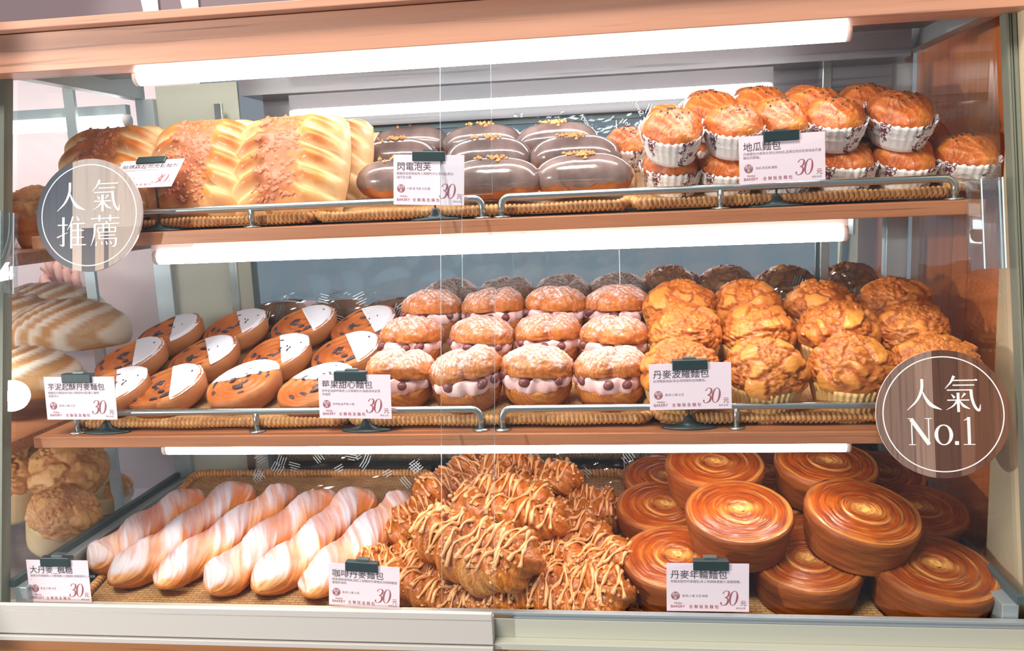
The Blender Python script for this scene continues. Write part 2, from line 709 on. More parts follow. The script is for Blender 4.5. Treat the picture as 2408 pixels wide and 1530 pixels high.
# side bottom rails with dark gasket
for s in (-1, 1):
    MB().box(min(s * .655, s * .636), max(s * .655, s * .636), .05, YB, -.0735, -.004).build('side_rail', 'aluminium', case, False, .001)
    MB().box(min(s * .662, s * .652), max(s * .662, s * .652), .05, YB, -.004, .006).build('side_gasket', 'dark_gasket', case)
    # top side bar
    MB().box(min(s * .645, s * .668), max(s * .645, s * .668), .19, YB, .699, .745).build('top_side_bar', 'aluminium', case, False, .001)
    # back corner post
    MB().box(min(s * .628, s * .662), max(s * .628, s * .662), YB - .006, YB + .02, -.03, .70).build('back_post', 'aluminium', case, False, .001)
    # slotted upright that carries the shelves
    x = .528 if s > 0 else -.503
    MB().box(x - .007, x + .007, YB - .016, YB - .008, -.03, .684).build('shelf_upright', 'chrome', case, False, .001)
    # leaning front post with dark grooves
    z0, z1 = -.03, .70
    M = MB()
    for (a, b, dy) in (((.660, .663, 0.0), (.6645, .6665, .002), (.668, .672, .001)) if s > 0 else ((.660, .672, 0.0), (.675, .679, .002), (.682, .700, .002))):
        A = np.array([(s * a, yf(z0) - .012 + dy, z0), (s * b, yf(z0) - .012 + dy, z0), (s * b, yf(z0) + .006, z0), (s * a, yf(z0) + .006, z0)])
        B = A + np.array([0, yf(z1) - yf(z0), z1 - z0])
        M.add(np.vstack([A, B]), [[0, 1, 2, 3], [7, 6, 5, 4], [0, 4, 5, 1], [1, 5, 6, 2], [2, 6, 7, 3], [3, 7, 4, 0]])
    M.build('front_post', 'post_grey', case)
# side panes
for s in (-1, 1):
    poly = [(yf(0) + .012, .004), (YB - .004, .004), (YB - .004, .70), (yf(.70) + .012, .70)]
    V = [(s * .6575, y, z) for y, z in poly] + [(s * .6535, y, z) for y, z in poly]
    make = MB().add(V, [[0, 1, 2, 3], [7, 6, 5, 4]] + [[i, i + 4, (i + 1) % 4 + 4, (i + 1) % 4] for i in range(4)])
    make.build('side_pane', 'side_glass', case)
# mirror glass back and pale panel beside it
MB().box(-.47, .628, YB + .006, YB + .012, -.03, .632).build('back_mirror', 'mirror_glass', case)
MB().box(-.628, -.474, YB + .006, YB + .012, -.03, .722).build('back_panel', 'aluminium_sage', case)
MB().box(-.476, -.468, YB + .001, YB + .013, -.03, .632).build('mirror_frame', 'dark_gasket', case)
MB().box(-.47, .628, YB - .002, YB + .006, .622, .634).build('mirror_frame', 'dark_gasket', case)
MB().box(.19, .1915, YB + .003, YB + .006, -.03, .62).build('mirror_joint', 'glass_edge', case)


# sliding doors, built in the leaning plane: x across, v up along the slope
def lean(x, v, d):
    k = 1 / math.hypot(1, .2)
    return (x, .045 + .2 * k * v + d * k, v * k - d * .2 * k)


def door_pane(poly, d0, d1, name, parent):
    n = len(poly)
    V = [lean(x, v, d0) for x, v in poly] + [lean(x, v, d1) for x, v in poly]
    o = MB().add(V, [list(range(n)), list(range(2 * n - 1, n - 1, -1))]).build(name, 'door_glass', parent)
    return o


def door_edges(poly, d0, d1, parent, which):
    n = len(poly)
    V = [lean(x, v, d0) for x, v in poly] + [lean(x, v, d1) for x, v in poly]
    MB().add(V, [[i, i + n, (i + 1) % n + n, (i + 1) % n] for i in which]).build('polished_edge_or_streak', 'glass_edge', parent)


left_door = thing('sliding_glass_door', 'clear sliding glass pane with a finger notch in its edge and a silver bottom rail', 'door')
PL = [(-.655, -.012), (.0215, -.016), (.0305, .394), (-.0125, .396), (-.0115, .516), (.0290, .516), (.0300, .712), (-.655, .712)]
p = door_pane(PL, -.008, -.004, 'glass_pane', left_door)
door_edges(PL, -.008, -.004, p, (1, 2, 3, 4, 5))
M = MB().box(-.70, .0215, .018, .036, -.0545, -.0215).box(-.70, .0215, .017, .024, -.0215, -.0125).box(-.70, .0215, .0155, .036, -.064, -.057)
M.build('bottom_rail', 'aluminium_cream', left_door, False, .0008)
right_door = thing('sliding_glass_door', 'clear sliding glass pane carrying the brown disc marked with a number one', 'door')
PR = [(-.0485, -.012), (.655, -.012), (.655, .712), (-.0400, .712)]
p = door_pane(PR, .004, .008, 'glass_pane', right_door)
door_edges(PR, .004, .008, p, (3,))
M = MB().box(.045, .70, .040, .0475, -.030, -.024).box(-.05, .70, .0380, .0475, -.024, -.0205)
M.build('bottom_rail', 'aluminium', right_door, False, .0006)


def u_handle(x0, x1, v0, v1, d, parent):
    """folded clear acrylic grip standing on the pane"""
    prof = [(x0, 0), (x0 + .006, -.001), (x0 + .010, -.020), (x1 - .010, -.024), (x1 - .004, -.004), (x1, 0), (x1, -.006), (x1 - .005, -.028), (x0 + .006, -.025), (x0, -.006)]
    n = len(prof)
    V = [lean(x, v0, d + o) for x, o in prof] + [lean(x, v1, d + o) for x, o in prof]
    MB().add(V, [[i, (i + 1) % n, (i + 1) % n + n, i + n] for i in range(n)] + [list(range(n)), list(range(2 * n - 1, n - 1, -1))]).build('acrylic_handle', 'acrylic', parent)
    h_ = parent.children[-1] if parent.children[-1].name.startswith('acrylic') else [c_ for c_ in parent.children if c_.name.startswith('acrylic')][-1]
    for xe, de in ((x0 + .0075, -.0245), (x1 - .006, -.0275), (x1 - .0015, -.007)):  # pale strips put in for the bright streaks along the clear grip
        A = [lean(xe, v0, d + de - .0003), lean(xe + .0014, v0, d + de - .0003), lean(xe + .0014, v1, d + de - .0003), lean(xe, v1, d + de - .0003)]
        B = [lean(xe, v0, d + de - .0012), lean(xe + .0014, v0, d + de - .0012), lean(xe + .0014, v1, d + de - .0012), lean(xe, v1, d + de - .0012)]
        MB().add(A + B, [[0, 1, 2, 3], [7, 6, 5, 4], [0, 4, 5, 1], [1, 5, 6, 2], [2, 6, 7, 3], [3, 7, 4, 0]]).build('polished_edge_or_streak', 'glass_edge', h_)


u_handle(-.690, -.640, .404, .516, -.009, left_door)
u_handle(.612, .648, .398, .506, .003, right_door)

# neighbouring wood wall and the cream column on the other side
o = MB().box(.705, .725, -.02, .62, -.2, .80).build('wall_right', 'wood_side')
o['kind'] = 'structure'
o = MB().prism([(.6735, -.2), (.80, -.2), (.80, .80), (.6735, .80)], .030, .19).build('trim_1', 'cream_post')
o['kind'] = 'structure'

# shop sign over the case
fas = thing('shop_fascia', 'mauve shop sign strip with large pale letter bottoms above the showcase', 'sign')
MB().box(-1.0, 1.0, .20, .215, .765, .95).build('sign_board', 'mauve_board', fas)
for p0_, p1_ in ((338, 372), (430, 467)):
    x0, x1 = at(p0_, 8, 1, .198)[0], at(p1_, 8, 1, .198)[0]
    MB().prism([(x0, .766), (x1, .766), (x1, .93), (x0 - .02, .93)], .197, .1995).build('letter', 'white_letter', fas)

# two shelves
for nm, y0, z0, z1, lab in (('top', .16, .4565, .4745, 'long wooden shelf that carries the loaves, eclairs and paper-cup buns'),
                            ('mid', .11, .1775, .1935, 'long wooden shelf that carries the half-sugared discs, berry buns and crackled buns')):
    sh = thing('display_shelf', lab, 'shelf', None, (0, y0, z0))
    b = MB().box(-.642, .642, 0, YB - .018 - y0, 0, z1 - z0).build('board', 'wood_shelf', sh, False, .0012)
    for x in (-.503, .528):
        MB().prism([(x - .0015, -.030), (x + .0015, -.030), (x + .0015, -.0005), (x - .0015, -.0005)], .16, YB - .018 - y0).build('bracket', 'chrome', sh)


# ------------------------------------------------------------------ tube lights
def tube_light(x0, x1, y, z, r, label, housing_up=.012, glow='tube_glow'):
    t = thing('tube_light', label, 'lamp', 'fluorescent tubes of the showcase', ((x0 + x1) / 2, y, z))
    L = (x1 - x0) / 2
    MB().tube([(-L + .006, 0, 0), (L - .006, 0, 0)], r, 20).build('tube', glow, t, True)
    for s in (-1, 1):
        MB().tube([(s * (L - .006), 0, 0), (s * L, 0, 0)], r * 1.03, 20).build('end_cap', 'lamp_housing', t, True)
    MB().box(-L, L, -r * .55, r * .55, r * .9, r + housing_up).build('housing', 'lamp_housing' if glow == 'tube_glow' else 'lamp_grey', t)
    return t


tube_light(-.486, .490, .212, .692, .0118, 'front fluorescent tube fixed beneath the header board', .018)
tube_light(-.345, .432, .43, .6505, .0085, 'shorter fluorescent tube hung at the rear of the ceiling', .0225, 'tube_glow_dim')
tube_light(-.480, .488, .202, .4365, .0105, 'fluorescent tube under the shelf of loaves and eclairs', .009)
tube_light(-.470, .484, .152, .1628, .0085, 'fluorescent tube under the shelf of half-sugared discs', .006)


# ------------------------------------------------------------------ guard rails
def guard_rail(y, z, h, xa, xb, posts, bend_a, bend_b, label):
    g = thing('guard_rail', label, 'rail', 'chrome guard rails of the shelves', ((xa + xb) / 2, y, z))
    c = (xa + xb) / 2
    r, rb = .0048, .012
    pts = []
    if bend_a:
        pts += [(xa, 0, 0.002), (xa, 0, h - rb)] + [(xa + rb - rb * math.cos(a), 0, h - rb + rb * math.sin(a)) for a in np.linspace(.2, math.pi / 2, 6)]
    else:
        pts += [(xa, 0, h)]
    if bend_b:
        pts += [(xb - rb + rb * math.sin(a), 0, h - rb + rb * math.cos(a)) for a in np.linspace(0, math.pi / 2 - .2, 6)] + [(xb, 0, h - rb), (xb, 0, .002)]
    else:
        pts += [(xb, 0, h)]
    # straight run needs a stable frame: sweep in the x,z plane
    P = np.array(pts) - np.array([c, 0, 0])
    T = np.gradient(P, axis=0)
    T /= np.linalg.norm(T, axis=1)[:, None]
    B = np.tile(np.array([0, 1.0, 0]), (len(P), 1))
    N = np.cross(T, B)
    a = np.arange(12) / 12 * 2 * np.pi
    G = P[:, None] + r * (np.cos(a)[None, :, None] * N[:, None] + np.sin(a)[None, :, None] * B[:, None])
    V, F = grid(G)
    obj('bar', make_mesh('bar', V, F), 'chrome', g)
    for x in posts:
        if abs(x - xa) > .01 and abs(x - xb) > .01:
            p_ = MB().tube([(x - c, 0, .002), (x - c, 0, h)], .0042, 12).build('post', 'chrome', g, True)
            MB().tube([(x - c, 0, 0), (x - c, 0, .0022)], .0115, 16).build('flange', 'chrome', p_, True)
        else:
            MB().tube([(x - c, 0, 0), (x - c, 0, .0022)], .0115, 16).build('flange', 'chrome', g, True)


guard_rail(.18, .4748, .0275, -.595, .0085, (-.319, .0085, -.595), True, True, 'chrome guard rail before the cheese loaves')
guard_rail(.18, .4748, .0275, .0345, .612, (.0345, .323, .612), True, True, 'chrome guard rail before the paper-cup buns')
guard_rail(.13, .1938, .0290, -.585, .0005, (-.316, .0005, -.585), True, True, 'chrome guard rail before the half-sugared discs')
guard_rail(.13, .1938, .0290, .030, .607, (.030, .336, .607), True, True, 'chrome guard rail before the crackled buns')


# ------------------------------------------------------------------ wicker trays
def wicker_tray(lv, x0, x1, y0, y1, label):
    p0, s = LEVEL[lv]
    n = level_normal(lv)
    base = {'top': .4745, 'mid': .1935, 'low': -.0735}[lv]
    z = max(p0[2] + s * (y0 - p0[1]), base + .0075)
    zr = p0[2] + s * (y1 - p0[1]) - .002
    s = (zr - z) / (y1 - y0)
    th = math.atan(s)
    t = thing('wicker_tray', label, 'tray', 'wicker trays', ((x0 + x1) / 2, y0, z - .007))
    t.rotation_euler = (th, 0, 0)
    w, L, rc = (x1 - x0) / 2, (y1 - y0) / math.cos(th), .022
    MB().box(-w + .006, w - .006, .006, L - .006, .001, .0065).build('woven_base', 'wicker', t)
    # rim: cane wrapped round a rounded rectangle
    P = []
    for (cx, cy, a0) in ((w - rc, rc, -math.pi / 2), (w - rc, L - rc, 0), (-w + rc, L - rc, math.pi / 2), (-w + rc, rc, math.pi)):
        for k in range(7):
            a = a0 + k / 6 * math.pi / 2
            P.append((cx + rc * math.cos(a), cy + rc * math.sin(a)))
    P.append(P[0])
    P = np.array(P)
    d = np.r_[0, np.cumsum(np.linalg.norm(np.diff(P, axis=0), axis=1))]
    wraps = int(d[-1] / .0064)
    ns = wraps * 5
    sarr = np.arange(ns) / ns * d[-1]
    X, Y = np.interp(sarr, d, P[:, 0]), np.interp(sarr, d, P[:, 1])
    C = np.stack([X, Y, np.full(ns, .0105)], -1)
    C2 = np.roll(C, -1, 0) - np.roll(C, 1, 0)
    C2 /= np.linalg.norm(C2, axis=1)[:, None]
    N = np.cross(C2, np.array([0, 0, 1.0]))
    a = np.arange(10) / 10 * 2 * np.pi
    ph = (np.arange(ns) / 5)[:, None] + a[None] / (2 * np.pi) * .6
    prof = np.abs(np.sin(np.pi * ph))
    rr = .0074 * (.60 + .40 * prof ** .6)
    rr *= 1 + .12 * np.sin(sarr * 47)[:, None]
    G = C[:, None] + rr[..., None] * (np.cos(a)[None, :, None] * N[:, None] + np.sin(a)[None, :, None] * np.array([0, 0, 1.0]))
    G = np.concatenate([G, G[:1]], 0)
    V, F = grid(G, True, False, False)
    gr = (1 - prof) ** 2 * .8
    gr = np.concatenate([gr, gr[:1]], 0).reshape(-1)
    obj('rim', make_mesh('rim', V, F, {'groove': gr}), 'cane', t)
    # block that lifts the rear of the tray
    zb = base
    zt = z - .007 + s * (y1 - .05 - y0) - .002
    rb = MB().box(x0 + .03, x1 - .03, y1 - .06, y1 - .02, zb + .0002, zt - .004).build('tray_riser', 'riser_wood')
    tag(rb, 'wooden block lifting the rear of the ' + label.replace('shallow ', ''), 'block', 'blocks behind the trays')
    return t


wicker_tray('top', -.600, -.235, .200, .475, 'shallow wicker tray under the cheese loaves')
wicker_tray('top', -.232, .205, .200, .475, 'shallow wicker tray under the chocolate eclairs')
wicker_tray('top', .210, .625, .200, .475, 'shallow wicker tray under the paper-cup buns')
wicker_tray('mid', -.600, -.190, .143, .470, 'shallow wicker tray under the half-sugared discs')
wicker_tray('mid', -.187, .226, .143, .470, 'shallow wicker tray under the berry buns')
wicker_tray('mid', .234, .620, .143, .470, 'shallow wicker tray under the crackled buns')
wicker_tray('low', -.600, -.150, .062, .470, 'shallow wicker tray under the sugared twists')
wicker_tray('low', -.146, .196, .062, .470, 'shallow wicker tray under the drizzled knots')
wicker_tray('low', .200, .610, .062, .470, 'shallow wicker tray under the ringed cakes')


# ================================================================== pastries
def place(o, lv, px, py, h, lift=0.0, rz=0.0, rx=0.0, ry=0.0, scale=1.0):
    scale *= {'top': 1.0, 'mid': 1.02, 'low': 1.06}[lv]
    """stand a pastry on the sloped tray where its middle is seen at px,py"""
    p0, _ = LEVEL[lv]
    n = level_normal(lv)
    c = on_plane(px, py, p0 + n * (h / 2 * scale + lift), n)
    M = Matrix.Rotation(level_tilt(lv), 4, 'X') @ Matrix.Rotation(ry, 4, 'Y') @ Matrix.Rotation(rx, 4, 'X') @ Matrix.Rotation(rz, 4, 'Z')
    up = M.to_3x3() @ Vector((0, 0, 1))
    o.location = Vector(c) - up * (h / 2 * scale)
    o.rotation_euler = M.to_euler()
    o.scale = (scale,) * 3
    return o


def family(makers, specs, group):
    """specs: (label, placing function); each maker builds one prototype, the rest are copies"""
    protos = [None] * len(makers)
    for i, (lab, put) in enumerate(specs):
        k = i % len(makers)
        if protos[k] is None:
            protos[k] = makers[k]()
            o = protos[k]
            o['label'] = lab
            o['group'] = group
        else:
            o = copy_tree(protos[k], lab, group)
        put(o)


# ---- crackled bun in a pleated cup
def crackled_bun(seed, cup='pine_cup', pleat=True, name='crackled_bun', top='pine_crust'):
    r = np.random.default_rng(seed)
    t = thing(name, '', 'bun')
    nu, nv = 200, 9
    a = np.arange(nu) / nu * 2 * np.pi
    zz = np.linspace(0, .052, nv)
    rad = .036 + .015 * (zz / .052) ** .8
    R = rad[:, None] * np.ones(nu)
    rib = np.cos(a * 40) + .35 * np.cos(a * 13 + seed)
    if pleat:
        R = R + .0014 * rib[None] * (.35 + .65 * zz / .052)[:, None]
    R = R * (1 + .02 * np.sin(2 * a + seed))[None]
    P = np.stack([R * np.cos(a), R * np.sin(a), zz[:, None] * np.ones(nu)], -1)
    V, F = grid(P, True, True, True)
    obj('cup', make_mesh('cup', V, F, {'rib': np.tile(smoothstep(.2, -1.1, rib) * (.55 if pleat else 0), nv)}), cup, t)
    nu, nv = 150, 84
    a = np.arange(nu) / nu * 2 * np.pi
    th = np.linspace(.02, 2.15, nv)
    D = np.stack([np.sin(th)[:, None] * np.cos(a), np.sin(th)[:, None] * np.sin(a), np.cos(th)[:, None] * np.ones(nu)], -1)
    nc = 34
    C = r.normal(size=(nc, 3))
    C[:, 2] = np.abs(C[:, 2]) * .8 + r.uniform(-.6, .3, nc)
    C /= np.linalg.norm(C, axis=1)[:, None]
    wob = np.stack([vnoise(D, 4.0, seed + 31 + k) for k in range(3)], -1)
    d1, d2, k = voronoi(D + wob * .20, C)
    gap = d2 - d1
    crack = 1 - smoothstep(.0, .085, gap)
    size = r.uniform(0, 1, nc)[k]
    lift_ = r.uniform(-1, 1, nc)[k]
    big = size > .42
    plateau = smoothstep(.02, .14, gap)
    rough_ = vnoise(D, 15, seed + 5, 4)
    disp = np.where(big, .0040 * plateau + .0016 * lift_ * plateau, .0018 * plateau + .0034 * rough_) + .003 * vnoise(D, 3, seed) + .0008 * rough_
    base = np.stack([.0515 * D[..., 0], .0515 * D[..., 1], .060 + .040 * D[..., 2]], -1)
    low = smoothstep(1.7, 2.15, th)[:, None, None]
    base = base * (1 - low * np.array([.10, .10, 0]))
    P = base + D * disp[..., None] * (1 - .6 * low)
    V, F = grid(P, True, True, True)
    plate = np.where(big, smoothstep(.06, .25, gap) * (.55 + .5 * vnoise(D, 2.2, seed + 9)), .10)
    crk = np.clip(crack * .85 + np.where(big, 0, .30 * smoothstep(.1, -.35, rough_)), 0, 1)
    obj('crust', make_mesh('crust', V, F, {'plate': plate.reshape(-1), 'crack': (crk * .8).reshape(-1)}), top, t)
    return t


ORD = ('first', 'second', 'third', 'fourth', 'fifth', 'sixth')


def put_fn(lv, px, py, h, **kw):
    return lambda o: place(o, lv, px, py, h, **kw)


specs = []
PINE = [('front', [(1600, 893), (1800, 892), (1997, 887), (2195, 885)]),
        ('middle', [(1608, 803), (1780, 803), (1968, 800), (2135, 797)]),
        ('rear', [(1598, 742), (1758, 742), (1930, 742), (2100, 735)])]
sp_front = [', half hidden behind its price card', ' with a deep pleated cup', ' with a pale fleck', ', mostly covered by the brown disc']
for row, pts in PINE:
    for i, (x, y) in enumerate(pts):
        lab = f'crackled golden bun, {row} row, {ORD[i]} from the berry buns'
        if row == 'front':
            lab += sp_front[i]
        specs.append((lab, put_fn('mid', x, y, .098, rz=random.uniform(0, 6), scale=random.uniform(.98, 1.05))))
family([lambda s=s: crackled_bun(s) for s in (3, 14, 25, 36)], specs, 'crackled golden buns')


# ---- berry cream sandwich bun
def berry_bun(seed):
    r = np.random.default_rng(seed)
    t = thing('berry_cream_bun', '', 'bun')
    nu = 120
    a = np.arange(nu) / nu * 2 * np.pi
    ax, by = .0465, .043

    def flakes(P, twist):
        q = P[..., 0] * 110 + P[..., 2] * 160 * twist + 3.0 * vnoise(P, 30, seed + 3)
        return np.sin(q)

    # lower half
    zz = np.linspace(0, .042, 14)
    rad = .62 + .38 * np.sin(np.clip(zz / .034, 0, 1) * np.pi / 2)
    rad[-1] = .90
    P = np.stack([ax * rad[:, None] * np.cos(a), by * rad[:, None] * np.sin(a), zz[:, None] * np.ones(nu)], -1)
    fl = flakes(P, .4)
    nrm = np.stack([np.cos(a), np.sin(a), np.zeros(nu)], -1)
    P = P + nrm[None] * (.0007 * fl + .0022 * vnoise(P, 40, seed))[..., None]
    V, F = grid(P)
    obj('lower_half', make_mesh('lower_half', V, F, {'flake': (smoothstep(.2, 1, fl) * .5).reshape(-1), 'sugar': np.zeros(len(V))}), 'berry_crust', t)
    # upper half, hinged open towards the front, two overlapping rolls with a diagonal fold
    nv = 46
    th = np.linspace(.03, np.pi / 2 + .25, nv)
    D = np.stack([np.sin(th)[:, None] * np.cos(a), np.sin(th)[:, None] * np.sin(a), np.cos(th)[:, None] * np.ones(nu)], -1)
    P = D * np.array([ax * 1.03, by * 1.02, .029])
    sw = D[..., 0] * .9 + .75 * D[..., 1] * math.cos(seed) + .22 * np.sin(D[..., 1] * 3 + seed)
    fold = np.exp(-(sw / .11) ** 2)
    roll = np.where(sw > 0, 1.0, .4) * smoothstep(0, .3, np.abs(sw))
    fl = np.sin(D[..., 1] * 34 + D[..., 0] * 22 * np.sign(sw) + 4 * vnoise(D, 2.5, seed + 1))
    P = P + D * (.0005 * fl - .0058 * fold + .0038 * roll + .0035 * vnoise(D, 2.6, seed + 2) + .0012 * vnoise(D, 9, seed + 12))[..., None]
    sug = smoothstep(.05, .85, D[..., 2] + .55 * vnoise(D, 5, seed + 6)) * (.45 + 1.1 * vnoise(D, 30, seed + 7)) * (.62 + .38 * fl)
    hinge = .36
    ca, sa = math.cos(-hinge), math.sin(-hinge)
    Y, Z = P[..., 1] - by, P[..., 2]
    P = np.stack([P[..., 0], by + Y * ca - Z * sa, Z * ca - Y * math.sin(hinge)], -1)
    P[..., 2] += .0385
    V, F = grid(P)
    obj('upper_half', make_mesh('upper_half', V, F, {'flake': (smoothstep(.1, 1, fl) * .45 + fold * .45).reshape(-1), 'sugar': np.clip(sug * 2.4, 0, .92).reshape(-1)}), 'berry_crust', t)
    # piped cream, thickest at the open side
    nv = 13
    tt = np.linspace(0, np.pi, nv)
    fr = .5 - .5 * np.sin(a)
    wav = 1 + .045 * np.sin(a * 9 + seed) + .03 * np.sin(a * 17 + 2)
    ex = .94 + .10 * np.sin(tt)
    zc = .0405 + (.003 + .0070 * fr)[None] * (1 - np.cos(tt))[:, None] * (1 + .10 * np.sin(a * 7 + seed) + .07 * np.sin(a * 13))[None]
    P = np.stack([(ax * ex)[:, None] * wav * np.cos(a), (by * ex)[:, None] * wav * np.sin(a), zc - .002], -1)
    P[..., 2] += .0012 * np.sin(a * 23 + seed)[None] * np.sin(tt)[:, None]
    V, F = grid(P)
    obj('cream', make_mesh('cream', V, F), 'cream', t)
    # berries pressed into the cream along the open edge
    for k, an in enumerate(r.choice(np.linspace(-2.5, -.6, 5), 3, False) + r.uniform(-.15, .15, 3)):
        V, F = ellipsoid(.0088 * r.uniform(.8, 1.15), .0068, .0066, 14, 9)
        V = V * (1 + .10 * vnoise(V, 220, seed + k))[:, None]
        b = obj('berry', make_mesh('berry', V, F), 'berry_skin', t, (ax * .97 * math.cos(an), by * 1.0 * math.sin(an), .0530 + r.uniform(-.002, .002)))
        b.rotation_euler = (r.uniform(-.5, .5), r.uniform(-.5, .5), r.uniform(0, 3))
    return t


BERRY = [('front', [(945, 897), (1100, 900), (1262, 894), (1435, 896)]),
         ('middle', [(970, 815), (1134, 816), (1288, 810), (1443, 818)]),
         ('rear', [(1016, 748), (1160, 746), (1306, 742), (1450, 742)])]
specs = []
for row, pts in BERRY:
    for i, (x, y) in enumerate(pts):
        extra = {('front', 1): ' beside the pane edge', ('front', 3): ', the widest open'}.get((row, i), '')
        specs.append((f'pink cream berry bun, {row} row, {ORD[i]} from the half-sugared discs{extra}',
                      put_fn('mid', x, y, .074, rz=random.uniform(-.25, .25) + (.75 if (row, i) == ('front', 1) else 0), scale=random.uniform(1.0, 1.06))))
family([lambda s=s: berry_bun(s) for s in (5, 17, 29)], specs, 'berry cream buns')


# ---- half-sugared disc
def sugar_disc(seed):
    r = np.random.default_rng(seed)
    t = thing('half_sugared_danish', '', 'pastry')
    R, H = .057, .030
    nu = 80
    a = np.arange(nu) / nu * 2 * np.pi
    prof = [(.86, 0), (.93, .006), (.97, .014), (1.0, .023), (.985, .028), (.95, .0305)]
    wob = 1 + .018 * np.sin(2 * a + seed) + .012 * np.sin(5 * a + seed)
    P = np.array([[(R * q * w * math.cos(x), R * q * w * math.sin(x), z) for x, w in zip(a, wob)] for q, z in prof])
    P[..., 2] += .0015 * vnoise(P, 60, seed) * (np.arange(len(prof)) / 5)[:, None]
    V, F = grid(P, True, True, False)
    obj('side', make_mesh('side', V, F), 'disc_side', t)
    rad = np.linspace(.02, .955, 34)
    G = np.stack([R * rad[:, None] * wob * np.cos(a), R * rad[:, None] * wob * np.sin(a), np.zeros((34, nu))], -1)
    ph = rad[:, None] * 2 * np.pi * 3.6 - a[None] + 1.2 * vnoise(G, 40, seed)
    sw = np.sin(ph)
    zt = H + .0016 * sw + .001 * vnoise(G, 50, seed + 1)
    G[..., 2] = zt
    V, F = grid(G, True, True, False)
    obj('swirl_top', make_mesh('swirl_top', V, F, {'flake': (smoothstep(-.2, -1, sw) * .8).reshape(-1)}), 'disc_dough', t)
    # dark fruit bits lying in the swirl
    pts = []
    while len(pts) < 13:
        an, q = r.uniform(0, 6.28), r.uniform(.12, .82)
        pts.append((R * q * math.cos(an), R * q * math.sin(an), H + .0012))
    m = MB()
    for p_ in pts:
        V, F = ellipsoid(r.uniform(.005, .0105), .0030, .0020, 10, 6)
        V = V * (1 + .3 * vnoise(V, 260, seed))[:, None]
        an = math.atan2(p_[1], p_[0]) + math.pi / 2 + r.uniform(-.3, .3)
        Rm = np.array([[math.cos(an), -math.sin(an), 0], [math.sin(an), math.cos(an), 0], [0, 0, 1]])
        m.add(V @ Rm.T + np.array(p_), F)
    o = m.build('fruit_filling', 'raisin', t, True)
    o['kind'] = 'stuff'
    # sugared half: a thin layer with one straight edge
    ns, nr = 40, 16
    aa = np.linspace(-1.36, 1.36, ns)
    x0 = .010
    top = []
    for i in range(nr):
        q = i / (nr - 1)
        row = []
        for k, x in enumerate(aa):
            ex, ey = R * 1.0 * math.cos(x), R * 1.0 * math.sin(x)
            ly = ey
            lx = x0
            row.append((lx + (ex - lx) * q, ly, 0))
        top.append(row)
    G = np.array(top)
    rr = np.hypot(G[..., 0], G[..., 1]) / R
    G[..., 2] = H + .0030 + .0008 * vnoise(G, 70, seed + 4) - .0045 * smoothstep(.9, 1.0, rr)
    G[-1, :, 0] += .0008 * rng.normal(size=ns)
    lowr = G[:1].copy()
    lowr[..., 2] = H
    G = np.concatenate([lowr, G], 0)
    V, F = grid(G, False, False, False)
    obj('sugar_layer', make_mesh('sugar_layer', V, F), 'sugar', t)
    return t


DISC = [('front', [(268, 925), (397, 920), (577, 910), (748, 918)]),
        ('middle', [(312, 850), (482, 846), (654, 842), (818, 838)]),
        ('rear', [(402, 790), (557, 778), (716, 770), (858, 772)])]
specs = []
for row, pts in DISC:
    for i, (x, y) in enumerate(pts):
        extra = ''
        rz = random.uniform(.34, .54)
        if row == 'front' and i == 2:
            extra, rz = ', sugared across its far half', 1.6
        if row == 'front' and i == 0:
            extra = ', behind the price card'
        if row == 'front' and i == 3:
            extra, rz = ' behind the berry bun card', 1.2
        specs.append((f'half-sugared fruit swirl disc, {row} row, {ORD[3 - i]} from the berry buns{extra}',
                      put_fn('mid', x, y, .036, rz=rz, ry=-.20, rx=.10, lift=.010, scale=1.0)))
family([lambda s=s: sugar_disc(s) for s in (4, 15, 26)], specs, 'half-sugared discs')


# ---- chocolate eclair
def eclair(seed):
    r = np.random.default_rng(seed)
    t = thing('chocolate_eclair', '', 'eclair')
    L, nv, nu = .066, 44, 40
    s = np.linspace(-1, 1, nv)
    env = (1 - np.abs(s) ** 3.2) ** .5
    env[0] = env[-1] = .05
    a = np.arange(nu) / nu * 2 * np.pi
    bow = .004 * (1 - s ** 2)
    w = .029 * env
    h = .027 * env

    def body(k, dz):
        Y = w[:, None] * k * np.cos(a)
        Z = h[:, None] * k * np.sin(a)
        P = np.stack([(L * k * s)[:, None] * np.ones(nu), Y, .0265 + bow[:, None] + Z], -1)
        P[..., 2] = np.maximum(P[..., 2], .001)
        return P

    P = body(1.0, 0)
    P = P + .0022 * vnoise(P, 55, seed)[..., None] * np.array([0, 1, 1])
    V, F = grid(P)
    obj('choux_shell', make_mesh('choux_shell', V, F), 'choux', t)
    # chocolate coat: the upper part of a slightly larger body with an uneven lower edge
    edge = -.25 + .28 * vnoise(np.stack([s * 3, s * 0, s * 0], -1), 1.2, seed + 2)
    na = 26
    ro = []
    for i in range(nv):
        lo = math.asin(np.clip(edge[i], -.8, .5))
        an = np.linspace(lo, math.pi - lo, na)
        k = 1.065
        ro.append(np.stack([np.full(na, L * 1.02 * s[i]), w[i] * k * np.cos(an), .0265 + bow[i] + h[i] * k * np.sin(an) + .001], -1))
    G = np.array(ro)
    G[..., 2] += .0014 * vnoise(G, 26, seed + 5)
    V, F = grid(G, False, False, False)
    o = obj('chocolate_coat', make_mesh('chocolate_coat', V, F), 'chocolate', t)
    pts = [(r.normal(0, .011), r.normal(0, .006), 0) for _ in range(22)]
    pts = [(x, y, .0265 + .004 + .0285 * math.sqrt(max(0, 1 - (y / .03) ** 2)) + .0015 + r.uniform(0, .002)) for x, y, _ in pts]
    o = blobs(np.array(pts), .0033, seed).build('nut_topping', 'nut', t)
    o['kind'] = 'stuff'
    return t


